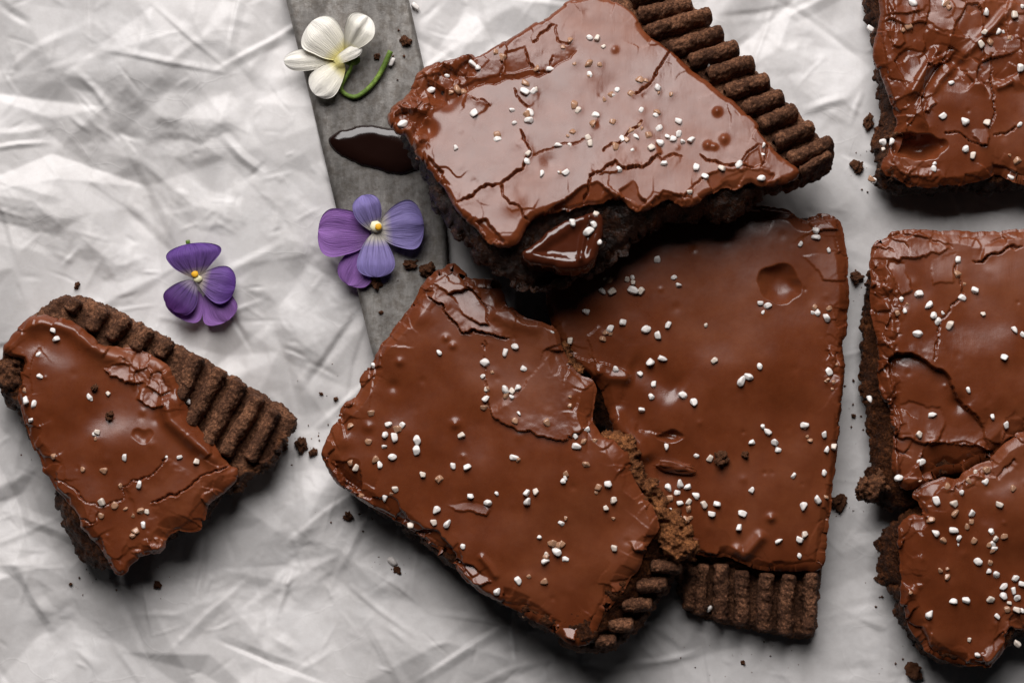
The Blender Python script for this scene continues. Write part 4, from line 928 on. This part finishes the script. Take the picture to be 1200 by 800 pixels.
blob('flower_lip', (1, 3, 13), 5, m_simple('pale_lip', (0.7, 0.66, 0.4), 0.6), f, 0.5, 3)
tube('stem', spline([(-3, 4, 5), (-8, 30, 6), (-11, 48, 10)]), 2.6, M_GREEN, f)

f = flower('viola_flower', 441, 270, 11, 'lilac viola with a yellow eye lying on the steel blade'); o = (441, 270)
petal('petal', (432, 284), (409, 334), 42, P_MAG, f, o, 3, 7, 2, 1.2, 0.5, 11)
petal('petal', (436, 276), (374, 270), 58, P_MAG, f, o, 5, 16, 3, 1.4, 0.5, 12)
petal('petal', (440, 272), (426, 230), 32, P_LIL, f, o, 11, 24, 3, 0.8, 0.6, 13)
petal('petal', (442, 269), (497, 264), 56, P_LIL, f, o, 11, 22, -2, 0.8, 0.6, 14, fold=5)
petal('petal', (441, 272), (442, 325), 46, P_LIL, f, o, 11, 20, -3, 0.8, 0.62, 15)
blob('flower_eye', (3, 3, 19), 4.3, M_YELLOW, f, 0.45, 1)
blob('flower_lip', (0, 4, 16), 7, m_simple('pale_eye_ring', (0.8, 0.76, 0.5), 0.6), f, 0.5, 3)

f = flower('viola_flower', 400, 72, 11, 'white viola with a curved green stem on the steel blade'); o = (400, 72)
tube('stem', spline([(8, 4, 18), (12, -8, 12), (0, -32, 4), (15, -42, 3), (32, -32, 4), (46, -14, 5), (58, 11, 9)]), [1.9 + 1.3 * min(i, 30) / 30 for i in range(37)], M_GREEN, f)
blob('sepal', (12, 2, 12), 10, M_GREEN, f, 0.6, 2)
petal('petal', (404, 72), (334, 73), 26, P_WHITE, f, o, 10, 18, -4, 0.6, 0.7, 21)
petal('petal', (404, 75), (370, 112), 36, P_WHITE, f, o, 12, 20, -4, 0.8, 0.6, 22)
petal('petal', (405, 70), (366, 29), 49, P_WHITE, f, o, 14, 28, -4, 0.8, 0.55, 23)
petal('petal', (404, 68), (433, 23), 36, P_WHITE, f, o, 14, 34, 5, 0.8, 0.85, 24, fold=6)
petal('petal', (392, 76), (425, 58), 14, P_WHITE, f, o, 22, 26, -3, 0.3, 0.5, 25)
blob('flower_eye', (6, 1, 21), 5, M_YELLOW, f, 0.7)

# ------------------------------------------------------------------ crumbs and stray sugar
def crumb_mesh(seed, mat, sub=3):
    bm = bmesh.new(); bmesh.ops.create_icosphere(bm, subdivisions=sub, radius=1)
    V = np.array([v.co for v in bm.verts])
    d, _, _, _ = worley(V[:, 0] + seed, V[:, 1], 0.55, seed, z=V[:, 2])
    k = 0.95 + 0.5 * fbm(V[:, 0] + seed * 3, V[:, 1], 0.9, 5, seed, z=V[:, 2], gain=0.62) + 0.45 * (0.5 - d)
    V = V * k[:, None]
    for v, c in zip(bm.verts, V): v.co = c
    me = bpy.data.meshes.new('crumb'); bm.to_mesh(me); bm.free(); me.materials.append(mat)
    for p in me.polygons: p.use_smooth = True
    return me
CM = [crumb_mesh(s, M_CRUMB2, 4) for s in range(4)]; CD = [crumb_mesh(s + 9, M_CRUMB2, 4) for s in range(3)]
def zpaper(x, y): return PAPER['s'](x, y)
def zblade(x, y): return 10.0
def on(fr, smp):
    def f(x, y):
        z = smp(x, y); lx, ly = fr.local(x, y, z); return (fr.M @ Vector((float(lx), float(ly), z))).z
    return f
top4 = on(fr4, BK[2]); top3 = on(fr3, FR3[2])
crumbs = [
    (91, 334, 4.5, zpaper, 0, 'tiny brown crumb on the paper above the half-eaten brownie'),
    (354, 519, 9.5, zpaper, 0, 'largest brown crumb between the half-eaten brownie and the front brownie'),
    (367, 529, 5.5, zpaper, 0, 'small crumb touching the left corner of the front brownie'),
    (340, 492, 6, zpaper, 0, 'crumb at the pointed right end of the half-eaten crust'),
    (334, 523, 5, zpaper, 0, 'crumb just under the right end of the half-eaten crust'),
    (185, 685, 9, zpaper, 1, 'dark crumb in the shadow below the half-eaten brownie'),
    (83, 684, 2.5, zpaper, 0, 'speck of crumb on the paper left below the half-eaten brownie'),
    (408, 604, 10, zpaper, 1, 'dark flat crumb in the shadow left of the front brownie'),
    (466, 668, 5, zpaper, 0, 'brown crumb beside the stray sugar grain below the front brownie'),
    (376, 461, 2.5, zpaper, 0, 'tiny speck on the paper left of the front brownie, further left'),
    (393, 467, 3, zpaper, 0, 'tiny speck on the paper left of the front brownie, nearer it'),
    (479, 309, 8, zblade, 0, 'oval crumb on the blade right below the lilac viola'),
    (501, 317, 9, zblade, 0, 'crumb on the blade against the tip of the front brownie'),
    (440, 327, 10, zblade, 0, 'crumb tucked under the lower petal of the lilac viola'),
    (475, 49, 7, zblade, 0, 'crumb on the right edge of the blade near the green stem'),
    (442, 66, 4.5, zblade, 0, 'small orange-brown crumb inside the curve of the green stem'),
    (446, 366, 3, zblade, 0, 'speck of crumb low on the blade'),
    (1005, 194, 8.5, zpaper, 0, 'brown crumb left of the top right brownie'),
    (1018, 142, 9, zpaper, 0, 'crumb touching the left side of the top right brownie'),
    (1003, 325, 7.5, zpaper, 0, 'crumb at the upper left of the middle right brownie'),
    (1000, 446, 2.8, zpaper, 1, 'upper of two dark specks between the pile and the right column'),
    (1000, 487, 4.5, zpaper, 1, 'lower of two dark specks between the pile and the right column'),
    (982, 588, 15, zpaper, 1, 'dark ragged crumb at the right edge of the dented brownie'),
    (868, 240, 4.0, zpaper, 0, 'crumb on the paper between the top brownie and the dented one'),
    (871, 776, 3, zpaper, 0, 'speck of crumb on the paper below the fluted rim'),
    (1030, 677, 7, zpaper, 1, 'crumb left of the bottom right brownie'),
    (1072, 785, 17, zpaper, 1, 'big crumb below the bottom right brownie at the photo edge'),
    (845, 538, 9.5, top4, 0, 'shaggy crumb on the icing next to a sugar grain'),
    (873, 533, 4, top4, 0, 'tiny crumb on the icing right of the shaggy one'),
    (128, 486, 10, None, 1, 'dark crumb on the icing of the half-eaten brownie'),
    (110, 454, 5, None, 0, 'small brown crumb on the icing of the half-eaten brownie'),
]
for x, y, r, zf, dark, lab in crumbs:
    z = zf(x, y) if zf else 57
    r *= 0.6 if dark else 0.88
    o = bpy.data.objects.new('crumb', rng.choice(CD if dark else CM)); C.objects.link(o)
    p = px_world(x, y, z + r * 0.5); o.location = p * S
    k = r * S; o.scale = (k * rng.uniform(.9, 1.15), k * rng.uniform(.7, .95), k * rng.uniform(.6, .8))
    o.rotation_euler = (0, 0, rng.uniform(0, 6.3))
    tag(o, lab, 'crumb', 'loose crumbs')
# chocolate flake on the back piece
fl = bpy.data.objects.new('chocolate_flake', crumb_mesh(77, M_ICING)); C.objects.link(fl)
fl.location = px_world(790, 545, top4(790, 545) + 5) * S; fl.scale = (22 * S, 6 * S, 5 * S); fl.rotation_euler = (0, 0, R(-8))
tag(fl, 'long curled chocolate flake on the dented brownie', 'chocolate flake')
for x, y, zf, lab in ((487, 8, zpaper, 'stray sugar grain on the paper right of the blade, at the top'), (459, 73, zblade, 'stray sugar grain at the tip of the green stem'), (460, 657, zpaper, 'stray sugar grain on the paper below the front brownie')):
    o = bpy.data.objects.new('sugar_grain', rng.choice(GR)); C.objects.link(o)
    o.location = px_world(x, y, zf(x, y) + 4) * S; o.scale = (5.5 * S, 4.5 * S, 4.5 * S); o.rotation_euler = (0, 0, rng.uniform(0, 6))
    tag(o, lab, 'sugar', 'stray sugar grains')

def dust():
    r = np.random.RandomState(8); V = []; F = []
    spots = [(340, 505, 30, 30), (366, 520, 22, 14), (410, 600, 30, 12), (460, 665, 25, 15), (478, 315, 40, 10), (1003, 200, 14, 26), (1004, 330, 10, 14), (1000, 470, 14, 40), (990, 590, 20, 24), (1030, 690, 20, 26), (1060, 780, 26, 20), (190, 685, 40, 16), (100, 680, 30, 12), (40, 520, 20, 24), (870, 245, 30, 10), (385, 470, 26, 24), (870, 770, 40, 16), (840, 755, 60, 14), (450, 60, 40, 30)]
    for cx, cy, sx, sy in spots:
        for _ in range(10):
            x = r.normal(cx, sx * 0.7); y = r.normal(cy, sy * 0.7); k = 0.5 + 1.5 * r.rand() ** 3
            blade = 340 + y * 0.245 < x < 478 + y * 0.15 and y < 420
            p = px_world(x, y, (10.2 if blade else PAPER['s'](x, y)) + k * 0.4); n = len(V)
            for q in ((1, 0, 0), (-1, 0, 0), (0, 1, 0), (0, -1, 0), (0, 0, 1), (0, 0, -1)):
                j = r.uniform(.6, 1.3); V.append((p.x + q[0] * k * j, p.y + q[1] * k * j, p.z + q[2] * k * j * .8))
            F += [(n, n + 2, n + 4), (n + 2, n + 1, n + 4), (n + 1, n + 3, n + 4), (n + 3, n, n + 4), (n + 2, n, n + 5), (n + 1, n + 2, n + 5), (n + 3, n + 1, n + 5), (n, n + 3, n + 5)]
    o = mesh_obj('crumb_dust', V, F, M_CRUMB2, None, False)
    tag(o, 'fine brown crumb dust scattered on the paper around the brownies', 'crumb dust', kind='stuff')
dust()
